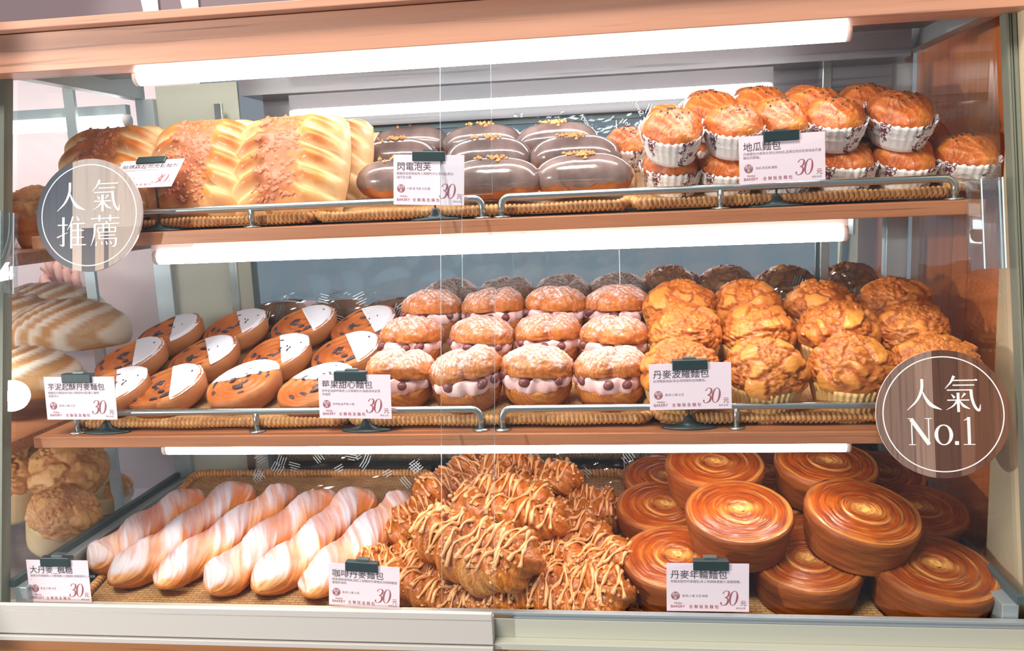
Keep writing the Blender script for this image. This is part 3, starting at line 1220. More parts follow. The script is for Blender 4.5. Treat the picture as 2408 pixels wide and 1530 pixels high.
ECL = [('front', [(945, 424, -.10), (1162, 424, -.06), (1372, 414, -.05)]),
       ('middle', [(935, 372, -.05), (1150, 370, -.06), (1352, 366, -.04)]),
       ('rear', [(968, 336, -.03), (1135, 336, -.05), (1310, 332, -.02)])]
ecl_note = ['beside the cheese loaf', 'between its neighbours', 'beside the paper-cup buns']
specs = []
for row, pts in ECL:
    for i, (x, y, rz) in enumerate(pts):
        h = .060
        specs.append((f'glossy chocolate eclair with chopped nuts, {ecl_note[i]} in the {row} row', put_fn('top', x, y, h, rz=rz, scale=1.04)))
family([lambda s=s: eclair(s) for s in (6, 16, 27)], specs, 'chocolate eclairs')


# ---- sweet potato bun in a printed boat-shaped cup
def potato_bun(seed):
    r = np.random.default_rng(seed)
    t = thing('paper_cup_bun', '', 'bun')
    nu, nv = 112, 8
    a = np.arange(nu) / nu * 2 * np.pi
    zz = np.linspace(0, .036, nv)
    k = .76 + .24 * (zz / .036)
    pl = 1 + .020 * np.sign(np.sin(a * 28))[None] * (zz / .036)[:, None] ** .5
    top = .0012 * np.sign(np.sin(a * 28))
    P = np.stack([.041 * k[:, None] * pl * np.cos(a), .060 * k[:, None] * pl * np.sin(a), zz[:, None] * np.ones(nu)], -1)
    P[-1, :, 2] += top
    inner = P[-1:] * np.array([.97, .97, 1])
    P = np.concatenate([P, inner, inner * np.array([.93, .93, .5])], 0)
    V, F = grid(P, True, True, False)
    obj('printed_cup', make_mesh('printed_cup', V, F), 'cup_paper', t)
    nu, nv = 60, 40
    a = np.arange(nu) / nu * 2 * np.pi
    th = np.linspace(.03, 2.0, nv)
    D = np.stack([np.sin(th)[:, None] * np.cos(a), np.sin(th)[:, None] * np.sin(a), np.cos(th)[:, None] * np.ones(nu)], -1)
    P = D * np.array([.0375, .056, .027]) + np.array([0, 0, .034])
    hump = np.cos(D[..., 1] * 1.9 * np.pi + .6)
    fl = np.sin(D[..., 0] * 18 + D[..., 1] * 12 + 2.5 * vnoise(D, 2.5, seed))
    P = P + D * (.0028 * hump + .0003 * fl + .0026 * vnoise(D, 3.2, seed + 1))[..., None]
    V, F = grid(P)
    obj('bun', make_mesh('bun', V, F, {'flake': (smoothstep(.1, 1, fl) * .35 * smoothstep(0, .8, D[..., 2])).reshape(-1)}), 'potato_bun', t)
    up = P[:14].reshape(-1, 3)
    pick = up[r.choice(len(up), 26, False)]
    o = blobs(pick * np.array([1, .7, 1]) + np.array([0, -.004, .0012]), .0017, seed, .6).build('sesame_seeds', 'sesame', t)
    o['kind'] = 'stuff'
    return t


CUP_LOW = [(1577, 400, 'beside the eclairs'), (1706, 400, 'second from the eclairs'), (1838, 396, 'hidden behind the price card'), (1978, 388, 'just past the price card'),
           (2118, 380, 'second from the wooden wall'), (2262, 376, 'beside the wooden wall')]
CUP_LOW2 = [(1478, 346, 'beside the eclairs'), (1640, 350, 'second from the eclairs'), (1770, 346, 'third from the eclairs'), (1890, 343, 'fourth from the eclairs'),
            (2010, 340, 'fifth from the eclairs'), (2160, 334, 'beside the wooden wall')]
CUP_HIGH = [(1578, 312, 'beside the eclairs'), (1722, 304, 'second from the eclairs'), (1834, 290, 'above the price card'), (1958, 288, 'second from the wooden wall'), (2113, 278, 'beside the wooden wall')]
CUP_HIGH2 = [(1668, 268, 'first from the eclairs'), (1782, 258, 'second from the eclairs'), (1908, 262, 'third from the eclairs'), (2036, 254, 'fourth from the eclairs')]
specs = []
for row, pts, lift, base in (('lower front', CUP_LOW, 0, .0), ('lower rear', CUP_LOW2, 0, 0), ('upper front', CUP_HIGH, .057, 0), ('upper rear', CUP_HIGH2, .057, 0)):
    for i, (x, y, where) in enumerate(pts):
        specs.append((f'glazed bun in a printed paper cup, {row} row, {where}',
                      put_fn('top', x, y, .058, lift=lift, rz=random.uniform(.05, .3), rx=random.uniform(-.04, .08) + (.10 if lift else 0), scale=random.uniform(.98, 1.04))))
family([lambda s=s: potato_bun(s) for s in (8, 18, 28)], specs, 'buns in printed paper cups')


# ---- cheese loaf
def cheese_loaf(seed):
    t = thing('cheese_loaf', '', 'bread')
    n = 84
    u = np.linspace(-1, 1, n)
    U, Vv = np.meshgrid(u, u, indexing='xy')
    a, b, T = .084, .086, .046
    X = a * U * np.sqrt(1 - .18 * Vv ** 2)
    Y = b * Vv * np.sqrt(1 - .18 * U ** 2)
    prof = (np.clip(1 - np.abs(U) ** 3.4, 0, 1) ** .45) * (np.clip(1 - np.abs(Vv) ** 3.4, 0, 1) ** .45)
    ph = Vv * 2.6 + np.abs(U) * .95 + .15
    slit = np.abs(ph - np.round(ph))
    side = smoothstep(.22, .45, np.abs(U)) * smoothstep(1.0, .9, np.abs(U))
    cut = np.exp(-(slit / .10) ** 2) * side
    Pn = np.stack([X, Y, np.zeros_like(X)], -1)
    nz = vnoise(Pn, 26, seed)
    Z = T * prof + .007 * (np.cos(ph * 2 * np.pi + np.pi) * .5 + .5) * side - .004 * cut + .003 * nz * prof
    front = np.stack([X, Y, Z], -1)
    back = np.stack([X, Y, -.55 * T * prof], -1)
    V1 = front.reshape(-1, 3)
    V2 = back.reshape(-1, 3)
    i, j = np.meshgrid(np.arange(n - 1), np.arange(n - 1), indexing='ij')
    q = np.stack([i * n + j, i * n + j + 1, (i + 1) * n + j + 1, (i + 1) * n + j], -1).reshape(-1, 4)
    F = q.tolist() + (q[:, ::-1] + n * n).tolist()
    rimp = smoothstep(.62, .98, np.maximum(np.abs(U), np.abs(Vv) * .9))
    pale = np.clip(np.exp(-(slit / .16) ** 2) * side * 1.1 + rimp * .75 + .35 * side * smoothstep(.3, .5, np.abs(U)) * vnoise(Pn, 20, seed + 2), 0, 1)
    cen = np.exp(-((U + .12) / .42) ** 2) * smoothstep(1, .7, np.abs(Vv))
    cheese = np.clip(smoothstep(.35, .9, cen + .55 * vnoise(Pn, 34, seed + 4) * (1 - .5 * pale)) + .35 * smoothstep(.1, .5, vnoise(Pn, 160, seed + 8)) * (1 - pale), 0, .85)
    me = make_mesh('loaf_body', np.vstack([V1, V2]), F, {'pale': np.r_[pale.reshape(-1), np.ones(n * n) * .4], 'cheese': np.r_[cheese.reshape(-1), np.zeros(n * n)]})
    obj('loaf_body', me, 'loaf_crust', t)
    # melted cheese crumbs baked on the middle
    idx = np.flatnonzero((cen.reshape(-1) > .45))
    r = np.random.default_rng(seed)
    pk = V1[r.choice(idx, 150, False)]
    o = blobs(pk + np.array([0, 0, .0002]), .0042, seed, .32).build('melted_cheese', 'baked_cheese', t)
    o['kind'] = 'stuff'
    return t


def lean_loaf(px, py, y, tilt, rz=0.0, s=1.0):
    def f(o):
        c = at(px, py, 1, y)
        o.location = c
        o.rotation_euler = (Matrix.Rotation(tilt, 4, 'X') @ Matrix.Rotation(rz, 4, 'Z')).to_euler()
        o.scale = (s, s, s)
    return f


specs = [('golden cheese loaf with pale slashes, standing beside the eclairs', lean_loaf(692, 402, .262, 1.02, .03, 1.02)),
         ('golden cheese loaf behind the tilted price card, middle of the three front loaves', lean_loaf(490, 408, .268, 1.0, .02, 1.0)),
         ('darkest cheese loaf, behind the round grey disc at the end of the shelf', lean_loaf(272, 420, .275, .98, .05, 1.0)),
         ('cheese loaf peeking out behind the loaf next to the eclairs', lean_loaf(752, 400, .352, 1.02, -.03, 1.02)),
         ('cheese loaf almost hidden behind the middle loaf', lean_loaf(545, 412, .358, 1.0, .0, 1.0))]
family([lambda s=s: cheese_loaf(s) for s in (9, 19)], specs, 'cheese loaves')


# ---- sugared twist
def twist(seed):
    t = thing('sugared_twist', '', 'pastry')
    L, nv, nu = .30, 190, 132
    s = np.linspace(0, 1, nv)
    a = np.arange(nu) / nu * 2 * np.pi
    env = np.minimum(1, (np.sin(np.pi * np.clip(s, .004, .996)) * 3.2) ** .45) * (1 + .05 * np.sin(s * 9 + seed))
    ph = a[None] - s[:, None] * 2 * np.pi * 1.45 + seed + .35 * vnoise(np.stack([s * 6, s * 0, s * 0], -1), 1, seed)[:, None]
    body = 1 + .105 * np.cos(2 * ph)
    q = np.stack([np.cos(ph) * .02, np.sin(ph) * .02, s[:, None] * np.ones(nu) * .1], -1)
    fl = np.sin(9 * ph + 3.2 * vnoise(q, 60, seed + 2))
    q2 = np.stack([np.cos(ph) * .035, np.sin(ph) * .035, s[:, None] * .05 + 0 * ph], -1)
    hx = np.stack([np.cos(ph) * 3.4, np.sin(ph) * 3.4, s[:, None] * 5 + 0 * ph], -1)
    fl = vnoise(hx, 1.0, seed + 2, 5) * 2.2
    R = .0325 * env[:, None] * (body + .034 * fl + .09 * vnoise(q, 34, seed + 3))
    P = np.stack([R * np.cos(a) + .003 * np.sin(s * 7 + seed)[:, None], (s[:, None] - .5) * L + 0 * a, .70 * R * np.sin(a) + .0215], -1)
    P[..., 2] = np.maximum(P[..., 2], .0012)
    up = np.sin(a)[None] * np.ones((nv, 1))
    groove = smoothstep(.2, -.9, np.cos(2 * ph))
    ends = smoothstep(.05, .0, s)[:, None] + smoothstep(.95, 1.0, s)[:, None]
    sug = smoothstep(-.15, .6, up - .35 * np.cos(a)[None] + .8 * vnoise(q, 38, seed + 5) - .8 * ends) * (1 - .5 * groove) * (.5 + .5 * smoothstep(-.6, .5, fl))
    sug = sug * (.75 + .5 * vnoise(q2, 150, seed + 8))
    V, F = grid(P)
    obj('dough', make_mesh('dough', V, F, {'flake': (smoothstep(.2, 1, fl) * .6).reshape(-1), 'sugar': np.clip(sug * 1.15, 0, .93).reshape(-1)}), 'twist_crust', t)
    return t


def put_twist(p1, p2, roll):
    def f(o):
        p0, _ = LEVEL['low']
        n = level_normal('low')
        A, B = on_plane(*p1, p0 + n * .022, n), on_plane(*p2, p0 + n * .022, n)
        d = B - A
        ln = np.linalg.norm(d)
        yv = d / ln
        xv = np.cross(yv, n)
        M = Matrix(((xv[0], yv[0], n[0], 0), (xv[1], yv[1], n[1], 0), (xv[2], yv[2], n[2], 0), (0, 0, 0, 1)))
        o.rotation_euler = M.to_euler()
        o.location = Vector((A + B) / 2 - n * .0215)
        o.scale = (1.06, ln / .30, 1.06)
    return f


TW = [((214, 1335), (470, 1160)), ((262, 1372), (588, 1146)), ((372, 1378), (690, 1150)), ((488, 1388), (778, 1160)), ((604, 1388), (868, 1160)), ((722, 1400), (965, 1166))]
tw_note = ['at the glass end, behind the price card', 'second from the glass end', 'third from the glass end', 'third from the drizzled knots', 'second from the drizzled knots', 'next to the drizzled knots']
specs = [(f'long sugar-dusted pastry twist, {tw_note[i]}', put_twist(*TW[i], 0)) for i in range(6)]
family([lambda s=s: twist(s) for s in (2, 12, 22)], specs, 'sugar-dusted twists')


# ---- drizzled knot
def knot(seed):
    r = np.random.default_rng(seed)
    t = thing('drizzled_knot', '', 'pastry')
    nt, nu = 150, 44
    q = np.arange(nt) / nt * 2 * np.pi
    cx = .054 * np.cos(q)
    cyy = .0215 * np.sin(q) * (1 + .25 * np.cos(2 * q + seed))
    cz = .024 + .007 * np.sin(2 * q + seed)
    C = np.stack([cx, cyy, cz], -1)
    T = np.roll(C, -1, 0) - np.roll(C, 1, 0)
    T /= np.linalg.norm(T, axis=1)[:, None]
    N = np.cross(T, np.array([0, 0, 1.0]))
    N /= np.linalg.norm(N, axis=1)[:, None]
    B = np.cross(N, T)
    a = np.arange(nu) / nu * 2 * np.pi
    ph = a[None] + q[:, None] * 5
    w3 = np.stack([np.cos(q), np.sin(q), 0 * q], -1)[:, None] * .05 + np.stack([0 * a, 0 * a, np.cos(a) * .02], -1)[None]
    fl = np.sin(7 * ph + 2.5 * vnoise(w3, 40, seed))
    R = .0215 * (1 + .06 * fl + .17 * np.cos(2 * ph) + .16 * vnoise(w3, 34, seed + 2))
    P = C[:, None] + R[..., None] * (np.cos(a)[None, :, None] * N[:, None] + np.sin(a)[None, :, None] * B[:, None])
    P[..., 2] = np.maximum(P[..., 2], .001)
    P = np.concatenate([P, P[:1]], 0)
    V, F = grid(P, True, False, False)
    fa = np.concatenate([fl, fl[:1]], 0)
    obj('dough', make_mesh('dough', V, F, {'flake': (smoothstep(0, -1, fa) * .7).reshape(-1)}), 'knot_crust', t)
    V = np.asarray(V)

    def hgt(x, y):
        d = np.hypot(V[:, 0] - x, V[:, 1] - y)
        k = np.argsort(d)[:14]
        return V[k, 2].max()

    m = MB()
    for k, x in enumerate(np.linspace(-.066, .066, 15) + r.uniform(-.002, .002, 15)):
        w_ = math.sqrt(max(.12, 1 - (x / .080) ** 2))
        ys = np.linspace(-r.uniform(.034, .043) * w_, r.uniform(.024, .036) * w_, 15)
        xx = x + .0035 * np.sin(ys * 90 + k * 2.1) + r.uniform(-.12, .12) * ys
        zz = np.array([hgt(p_, q_) for p_, q_ in zip(xx, ys)])
        zz = np.convolve(np.r_[zz[0], zz, zz[-1]], [.25, .5, .25], 'valid') + .0006
        rad = np.clip(.0018 * (1 + .5 * np.sin(np.arange(15) * 1.1 + k)), .0010, .0032)
        rad[0] = .0028
        Vd, Fd = tube(np.stack([xx, ys, zz], -1), rad, 8)
        m.add(Vd, Fd)
    m.build('icing_drizzle', 'drizzle', t, True)
    up = V[V[:, 2] > .026]
    pk = up[r.choice(len(up), min(130, len(up)), False)]
    o = blobs(pk + np.array([0, 0, .001]), .0029, seed).build('nut_crumbs', 'nut', t)
    o['kind'] = 'stuff'
    return t


KN = [(1120, 1288, .05, -.42, .085, 1.22, 'big drizzled pastry knot lying on top of the pile before the pane edge'),
      (1195, 1192, .045, -.40, .10, 1.14, 'drizzled pastry knot leaning behind the big top knot'),
      (1248, 1118, .03, -.22, .02, 1.05, 'drizzled pastry knot at the rear top of the pile'),
      (1068, 1130, .02, .9, .0, .95, 'drizzled pastry knot at the rear beside the sugared twists'),
      (1378, 1196, .0, -.2, .0, .9, 'flatter drizzled knot at the rear beside the ringed cakes'),
      (1385, 1290, .0, -.75, .0, 1.1, 'drizzled pastry knot on its side halfway along the ringed cakes'),
      (1330, 1395, .0, -.08, .0, 1.12, 'drizzled pastry knot in front of the bare wicker by the ringed cakes'),
      (1000, 1372, .0, -.62, .0, 1.0, 'drizzled pastry knot at the front beside its price card'),
      (1128, 1396, .0, -.15, .0, .98, 'drizzled pastry knot at the front under the big top knot'),
      (955, 1318, .0, .35, .0, .9, 'drizzled pastry knot half hidden behind its price card'),
      (1000, 1222, .0, .45, .0, .95, 'drizzled pastry knot squeezed against the sugared twists'),
      (1330, 1335, .0, -.5, .0, .95, 'drizzled pastry knot wedged behind the one at the front')]
specs = [(k[6], put_fn('low', k[0], k[1], .050, lift=k[2], rz=k[3], rx=k[4], scale=k[5])) for k in KN]
family([lambda s=s: knot(s) for s in (1, 11, 21)], specs, 'drizzled knots')


# ---- ringed cake
def ring_cake(seed):
    t = thing('ringed_cake', '', 'cake')
    R, H = .0705, .052
    nu = 96
    a = np.arange(nu) / nu * 2 * np.pi
    prof = [(.84, 0), (.885, .002), (.90, .008), (.92, .016), (.94, .025), (.965, .035), (.99, .044), (1.0, .049), (.99, .0525), (.965, .0545)]
    P = np.array([[(R * q * math.cos(x), R * q * math.sin(x), z) for x in a] for q, z in prof])
    P = np.repeat(P, 3, 0)
    idx = np.linspace(0, len(prof) - 1, 30)
    pr = np.array(prof)
    q, z = np.interp(idx, range(len(prof)), pr[:, 0]), np.interp(idx, range(len(prof)), pr[:, 1])
    P = np.stack([R * q[:, None] * np.cos(a), R * q[:, None] * np.sin(a), z[:, None] * np.ones(nu)], -1)
    lay = np.sin(z[:, None] * 900 + 1.8 * np.sin(a * 2 + seed)[None] + 2.2 * vnoise(P, 30, seed))
    rr = .0002 * lay + .0016 * vnoise(P * np.array([1, 1, 3]), 45, seed + 1, 4)
    P = P + np.stack([np.cos(a), np.sin(a), 0 * a], -1)[None] * rr[..., None]
    V, F = grid(P, True, True, False)
    obj('side', make_mesh('side', V, F, {'flake': (smoothstep(.1, 1, lay) * .3).reshape(-1)}), 'ring_side', t)
    nr, nu = 110, 168
    a = np.arange(nu) / nu * 2 * np.pi
    rad = np.linspace(.012, .968, nr)
    G = np.stack([R * rad[:, None] * np.cos(a), R * rad[:, None] * np.sin(a), np.zeros((nr, nu))], -1)
    turn = rad[:, None] * 2 * np.pi * 5.5 - a[None] + 1.6 * vnoise(G, 22, seed + 2)
    sw = np.sin(turn)
    sp_ = turn / (2 * np.pi) + a[None] / (2 * np.pi)
    fib = vnoise(np.stack([sp_ * 7, 1.6 * np.cos(a)[None] + 0 * sp_, 1.6 * np.sin(a)[None] + 0 * sp_], -1), 1.0, seed + 6, 4)
    dome = .0035 * (1 - (rad / .95) ** 2)[:, None]
    dip = -.004 * np.exp(-(rad / .16) ** 2)[:, None]
    G[..., 2] = .0545 + dome + dip + .0003 * sw + .0016 * vnoise(G, 34, seed + 3) + .0011 * fib
    core = np.exp(-((np.hypot(G[..., 0] - .004, G[..., 1] * 1.7) / R - .02) / .22) ** 2)
    arc = np.exp(-((rad[:, None] - .42 - .06 * np.cos(a)[None]) / .035) ** 2) * smoothstep(-.2, .9, np.cos(a + 1.0 + seed))[None] * .6
    arc2 = np.exp(-((rad[:, None] - .66 + .05 * np.sin(a)[None]) / .03) ** 2) * smoothstep(.2, .9, np.cos(a - .6 + seed))[None] * .45
    edge = np.exp(-((rad - .93) / .05) ** 2)[:, None] * .28 * (1 + 0 * a)
    pale = np.clip(core * .95 + arc + arc2 + edge + .45 * smoothstep(.15, .6, fib), 0, 1)
    fl2 = np.clip(.35 * smoothstep(-.2, -1, sw) + .75 * smoothstep(-.05, -.5, fib), 0, 1)
    V, F = grid(G, True, True, False)
    obj('glazed_top', make_mesh('glazed_top', V, F, {'pale': pale.reshape(-1), 'flake': fl2.reshape(-1)}), 'ring_top', t)
    return t


RC = [(1736, 1236, .060, 0, .07, .96, 'upper-layer ringed cake with a bright centre, front one beside the knots'),
      (2020, 1238, .060, .10, .06, 1.0, 'upper-layer ringed cake with a hooked pale centre, front one by the wooden wall'),
      (1680, 1124, .060, 0, .0, .98, 'dark glazed upper-layer ringed cake at the rear, towards the knots'),
      (1938, 1122, .060, .06, .0, .99, 'dark glazed upper-layer ringed cake at the rear by the wooden wall'),
      (1562, 1222, 0, 0, .0, .97, 'ringed cake on the tray behind the one with the price card'),
      (1568, 1150, 0, 0, .0, .95, 'ringed cake on the tray at the rear beside the knots'),
      (1592, 1345, 0, -.03, .0, 1.0, 'ringed cake on the tray half covered by its price card'),
      (1895, 1352, 0, 0, .0, .98, 'ringed cake on the tray with a pale oval core, front middle'),
      (2188, 1372, 0, .08, .0, 1.05, 'widest ringed cake with pale arcs, at the front beside the wooden wall'),
      (2150, 1228, 0, .05, .0, .95, 'dark ringed cake on the tray by the wooden wall, middle row'),
      (2060, 1142, 0, .05, .0, .95, 'dark ringed cake on the tray by the wooden wall, rear row'),
      (1850, 1215, 0, 0, .0, .95, 'ringed cake on the tray showing between the two upper front cakes'),
      (1800, 1142, 0, 0, .0, .95, 'ringed cake on the tray showing between the two upper rear cakes')]
specs = [(k[6], put_fn('low', k[0], k[1], .056, lift=k[2], ry=k[3], rx=k[4], rz=random.uniform(-.4, .4), scale=k[5])) for k in RC]
family([lambda s=s: ring_cake(s) for s in (7, 13)], specs, 'ringed cakes')


# ================================================================== writing
TXT = {}


def text_mesh(body, size, shear=0.0, align='LEFT'):
    key = (body, size, shear, align)
    if key in TXT:
        return TXT[key]
    cu = bpy.data.curves.new('writing', 'FONT')
    cu.body, cu.size, cu.shear, cu.align_x = body, size, shear, align
    cu.resolution_u = 3
    o = bpy.data.objects.new('writing', cu)
    COL.objects.link(o)
    dg = bpy.context.evaluated_depsgraph_get()
    me = bpy.data.meshes.new_from_object(o.evaluated_get(dg))
    bpy.data.objects.remove(o)
    bpy.data.curves.remove(cu)
    me.materials.clear()
    TXT[key] = me
    return me


def bez(pts, n=10):
    """smooth path through the points, with width as last value"""
    P = np.array(pts, float)
    if len(P) == 2:
        return P[0] + (P[1] - P[0]) * np.linspace(0, 1, 2)[:, None]
    Q = np.vstack([2 * P[0] - P[1], P, 2 * P[-1] - P[-2]])
    out = []
    for i in range(1, len(Q) - 2):
        for t in np.linspace(0, 1, n, endpoint=False):
            out.append(.5 * ((2 * Q[i]) + (-Q[i - 1] + Q[i + 1]) * t + (2 * Q[i - 1] - 5 * Q[i] + 4 * Q[i + 1] - Q[i + 2]) * t * t + (-Q[i - 1] + 3 * Q[i] - 3 * Q[i + 1] + Q[i + 2]) * t ** 3))
    out.append(P[-1])
    return np.array(out)


def brush(strokes, scale, depth=.0002):
    """written strokes (x, z, width) in a 100-unit em -> flat raised ribbons in the x,z plane"""
    mb = MB()
    for k, st in enumerate(strokes):
        P = bez(st)
        d = np.gradient(P[:, :2], axis=0)
        d /= np.linalg.norm(d, axis=1)[:, None] + 1e-9
        n = np.stack([-d[:, 1], d[:, 0]], -1) * P[:, 2:3] / 2
        A, B = (P[:, :2] + n) * scale, (P[:, :2] - n) * scale
        y = -depth - k * 2e-6
        V = [(x, y, z) for x, z in A] + [(x, y, z) for x, z in B]
        m = len(P)
        mb.add(V, [[i, i + m, i + m + 1, i + 1] for i in range(m - 1)])
    return mb


G_REN = [[(47, 93, 8), (45, 62, 8), (31, 32, 6), (5, 6, 1.5)], [(46, 62, 2), (55, 40, 7), (70, 20, 10), (97, 7, 2)]]
G_QI = [[(31, 97, 8), (22, 80, 5), (7, 63, 1.2)], [(26, 85, 3.4), (90, 85, 3.4)], [(84, 87, 4), (90, 85, 4)], [(27, 72, 3.4), (82, 72, 3.4)],
        [(12, 59, 3.4), (76, 59, 3.4)], [(73, 59, 8), (75, 36, 7.5), (82, 14, 7), (92, 4, 6), (96, 20, 1.5)],
        [(23, 48, 2), (31, 38, 7)], [(58, 50, 7), (48, 38, 1.5)], [(12, 32, 3.4), (68, 32, 3.4)], [(40, 52, 7.5), (40, 0, 7)],
        [(38, 31, 6), (27, 17, 4), (9, 6, 1)], [(43, 31, 2), (53, 17, 7), (69, 8, 2)]]
G_TUI = [[(5, 72, 3.4), (38, 72, 3.4)], [(24, 96, 8), (24, 8, 7)], [(24, 8, 6), (12, 12, 1.5)], [(3, 34, 4), (38, 49, 1.5)],
         [(56, 97, 7), (48, 76, 4), (36, 56, 1)], [(50, 76, 7.5), (50, 0, 7.5)], [(67, 97, 2), (75, 84, 7)], [(50, 75, 3.4), (95, 75, 3.4)],
         [(50, 54, 3.4), (91, 54, 3.4)], [(50, 33, 3.4), (91, 33, 3.4)], [(50, 10, 3.4), (98, 10, 3.4)], [(72, 75, 7), (72, 10, 7)]]
G_JIAN = [[(4, 88, 3.4), (96, 88, 3.4)], [(32, 98, 7), (32, 79, 6)], [(67, 98, 7), (67, 79, 6)], [(52, 80, 2), (57, 73, 6)], [(16, 71, 3.4), (96, 71, 3.4)],
          [(17, 71, 7), (15, 38, 6), (4, 5, 1.2)], [(26, 59, 3.2), (86, 59, 3.2)], [(26, 46, 3.2), (86, 46, 3.2)], [(27, 59, 5), (27, 46, 5)], [(45, 70, 5), (45, 46, 5)],
          [(64, 70, 5), (64, 46, 5)], [(84, 59, 5), (84, 46, 5)], [(31, 46, 6), (31, 25, 6)], [(31, 36, 3.2), (84, 36, 3.2)], [(31, 26, 3.2), (88, 26, 3.2)],
          [(86, 27, 7), (84, 6, 6), (73, 1, 2)], [(24, 17, 2), (20, 5, 6)], [(38, 19, 2), (42, 8, 6)], [(53, 19, 2), (57, 8, 6)], [(66, 19, 2), (71, 9, 6)]]
G_N = [[(16, 0, 4.5), (16, 98, 4.5)], [(14, 97, 15), (76, 3, 15)], [(76, 0, 4.5), (76, 100, 4.5)], [(4, 1.5, 3), (29, 1.5, 3)], [(2, 98.5, 3), (22, 98.5, 3)], [(63, 98.5, 3), (89, 98.5, 3)]]
G_O = [[(27 + 23 * math.sin(t), 33 + 32 * math.cos(t), 3.5 + 8 * math.sin(t) ** 2) for t in np.linspace(0, 2 * math.pi, 13)]]
G_DOT = [[(0, 7, 14), (14, 7, 14)]]
G_1 = [[(24, 2, 11), (24, 100, 11)], [(24, 97, 6), (8, 88, 2.5)], [(4, 1.5, 3), (44, 1.5, 3)]]


def shift(g, dx, dz, k=1.0):
    return [[(x * k + dx, z * k + dz, w * k) for x, z, w in st] for st in g]


def ring_mesh(R, w, n=96):
    a = np.arange(n) / n * 2 * np.pi
    P = np.stack([np.stack([(R + o) * np.cos(a), np.full(n, y), (R + o) * np.sin(a)], -1) for o, y in ((-w / 2, -.0001), (-w / 2, -.0003), (w / 2, -.0003), (w / 2, -.0001))], 0)
    return grid(P, True, False, False)


def round_sign(center, R, mat_face, strokes, label, d):
    """acrylic disc stuck on the leaning pane"""
    t = thing('round_sign', label, 'sign', 'round signs on the glass', center)
    t.rotation_euler = (math.atan(-.2), 0, 0)
    n = 96
    a = np.arange(n) / n * 2 * np.pi
    P = np.stack([np.stack([R * np.cos(a), np.full(n, y), R * np.sin(a)], -1) for y in (0, .0035)], 0)
    V, F = grid(P, True, False, True)
    obj('edge', make_mesh('edge', V, F, None, False), 'acrylic_edge', t)
    P = np.stack([np.stack([q * R * np.cos(a), np.full(n, -.0001 if q < 1 else 0), q * R * np.sin(a)], -1) for q in (.01, .995, 1.0)], 0)
    V, F = grid(P, True, True, False)
    f = obj('face', make_mesh('face', V, F, None, False), mat_face, t)
    V, F = ring_mesh(R * .895, R * .018)
    obj('ring_line', make_mesh('ring_line', V, F, None, False), 'white_print', f)
    brush(strokes, R / 100, .0004).build('lettering', 'white_print', f)
    return t


sg = [shift(G_REN, -63, 5, .58), shift(G_QI, 3, 5, .58), shift(G_TUI, -62, -58, .58), shift(G_JIAN, 2, -58, .58)]
round_sign((-.536, .1400, .502), .0785, 'plank_disc_grey', sum(sg, []), 'round grey disc with four white characters stuck on the glass', 0)
sg = [shift(G_REN, -56, 3, .56), shift(G_QI, 0, 3, .58), shift(G_N, -54, -48, .42), shift(G_O, -13, -48, .48), shift(G_DOT, 16, -48, .42), shift(G_1, 27, -48, .43)]
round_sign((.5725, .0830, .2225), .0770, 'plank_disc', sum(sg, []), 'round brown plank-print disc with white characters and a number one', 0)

# price figures drawn with a broad pen, slanted
G_3 = [[(4, 82, 6), (14, 97, 3), (28, 100, 3), (41, 92, 9), (43, 76, 11), (36, 60, 7), (20, 53, 2.5)], [(20, 53, 2.5), (38, 48, 7), (45, 28, 12), (38, 9, 9), (22, 0, 3.5), (7, 3, 4), (1, 15, 8), (6, 20, 4)]]
G_0 = [[(28 + 23 * math.sin(t), 50 + 50 * math.cos(t), 2.6 + 9.5 * math.sin(t) ** 2) for t in np.linspace(0, 2 * math.pi, 17)]]


def slant(g, k):
    return [[(x + z * k, z, w) for x, z, w in st] for st in g]


PRICE = slant(G_3, .16) + slant(shift(G_0, 50, 0), .16)


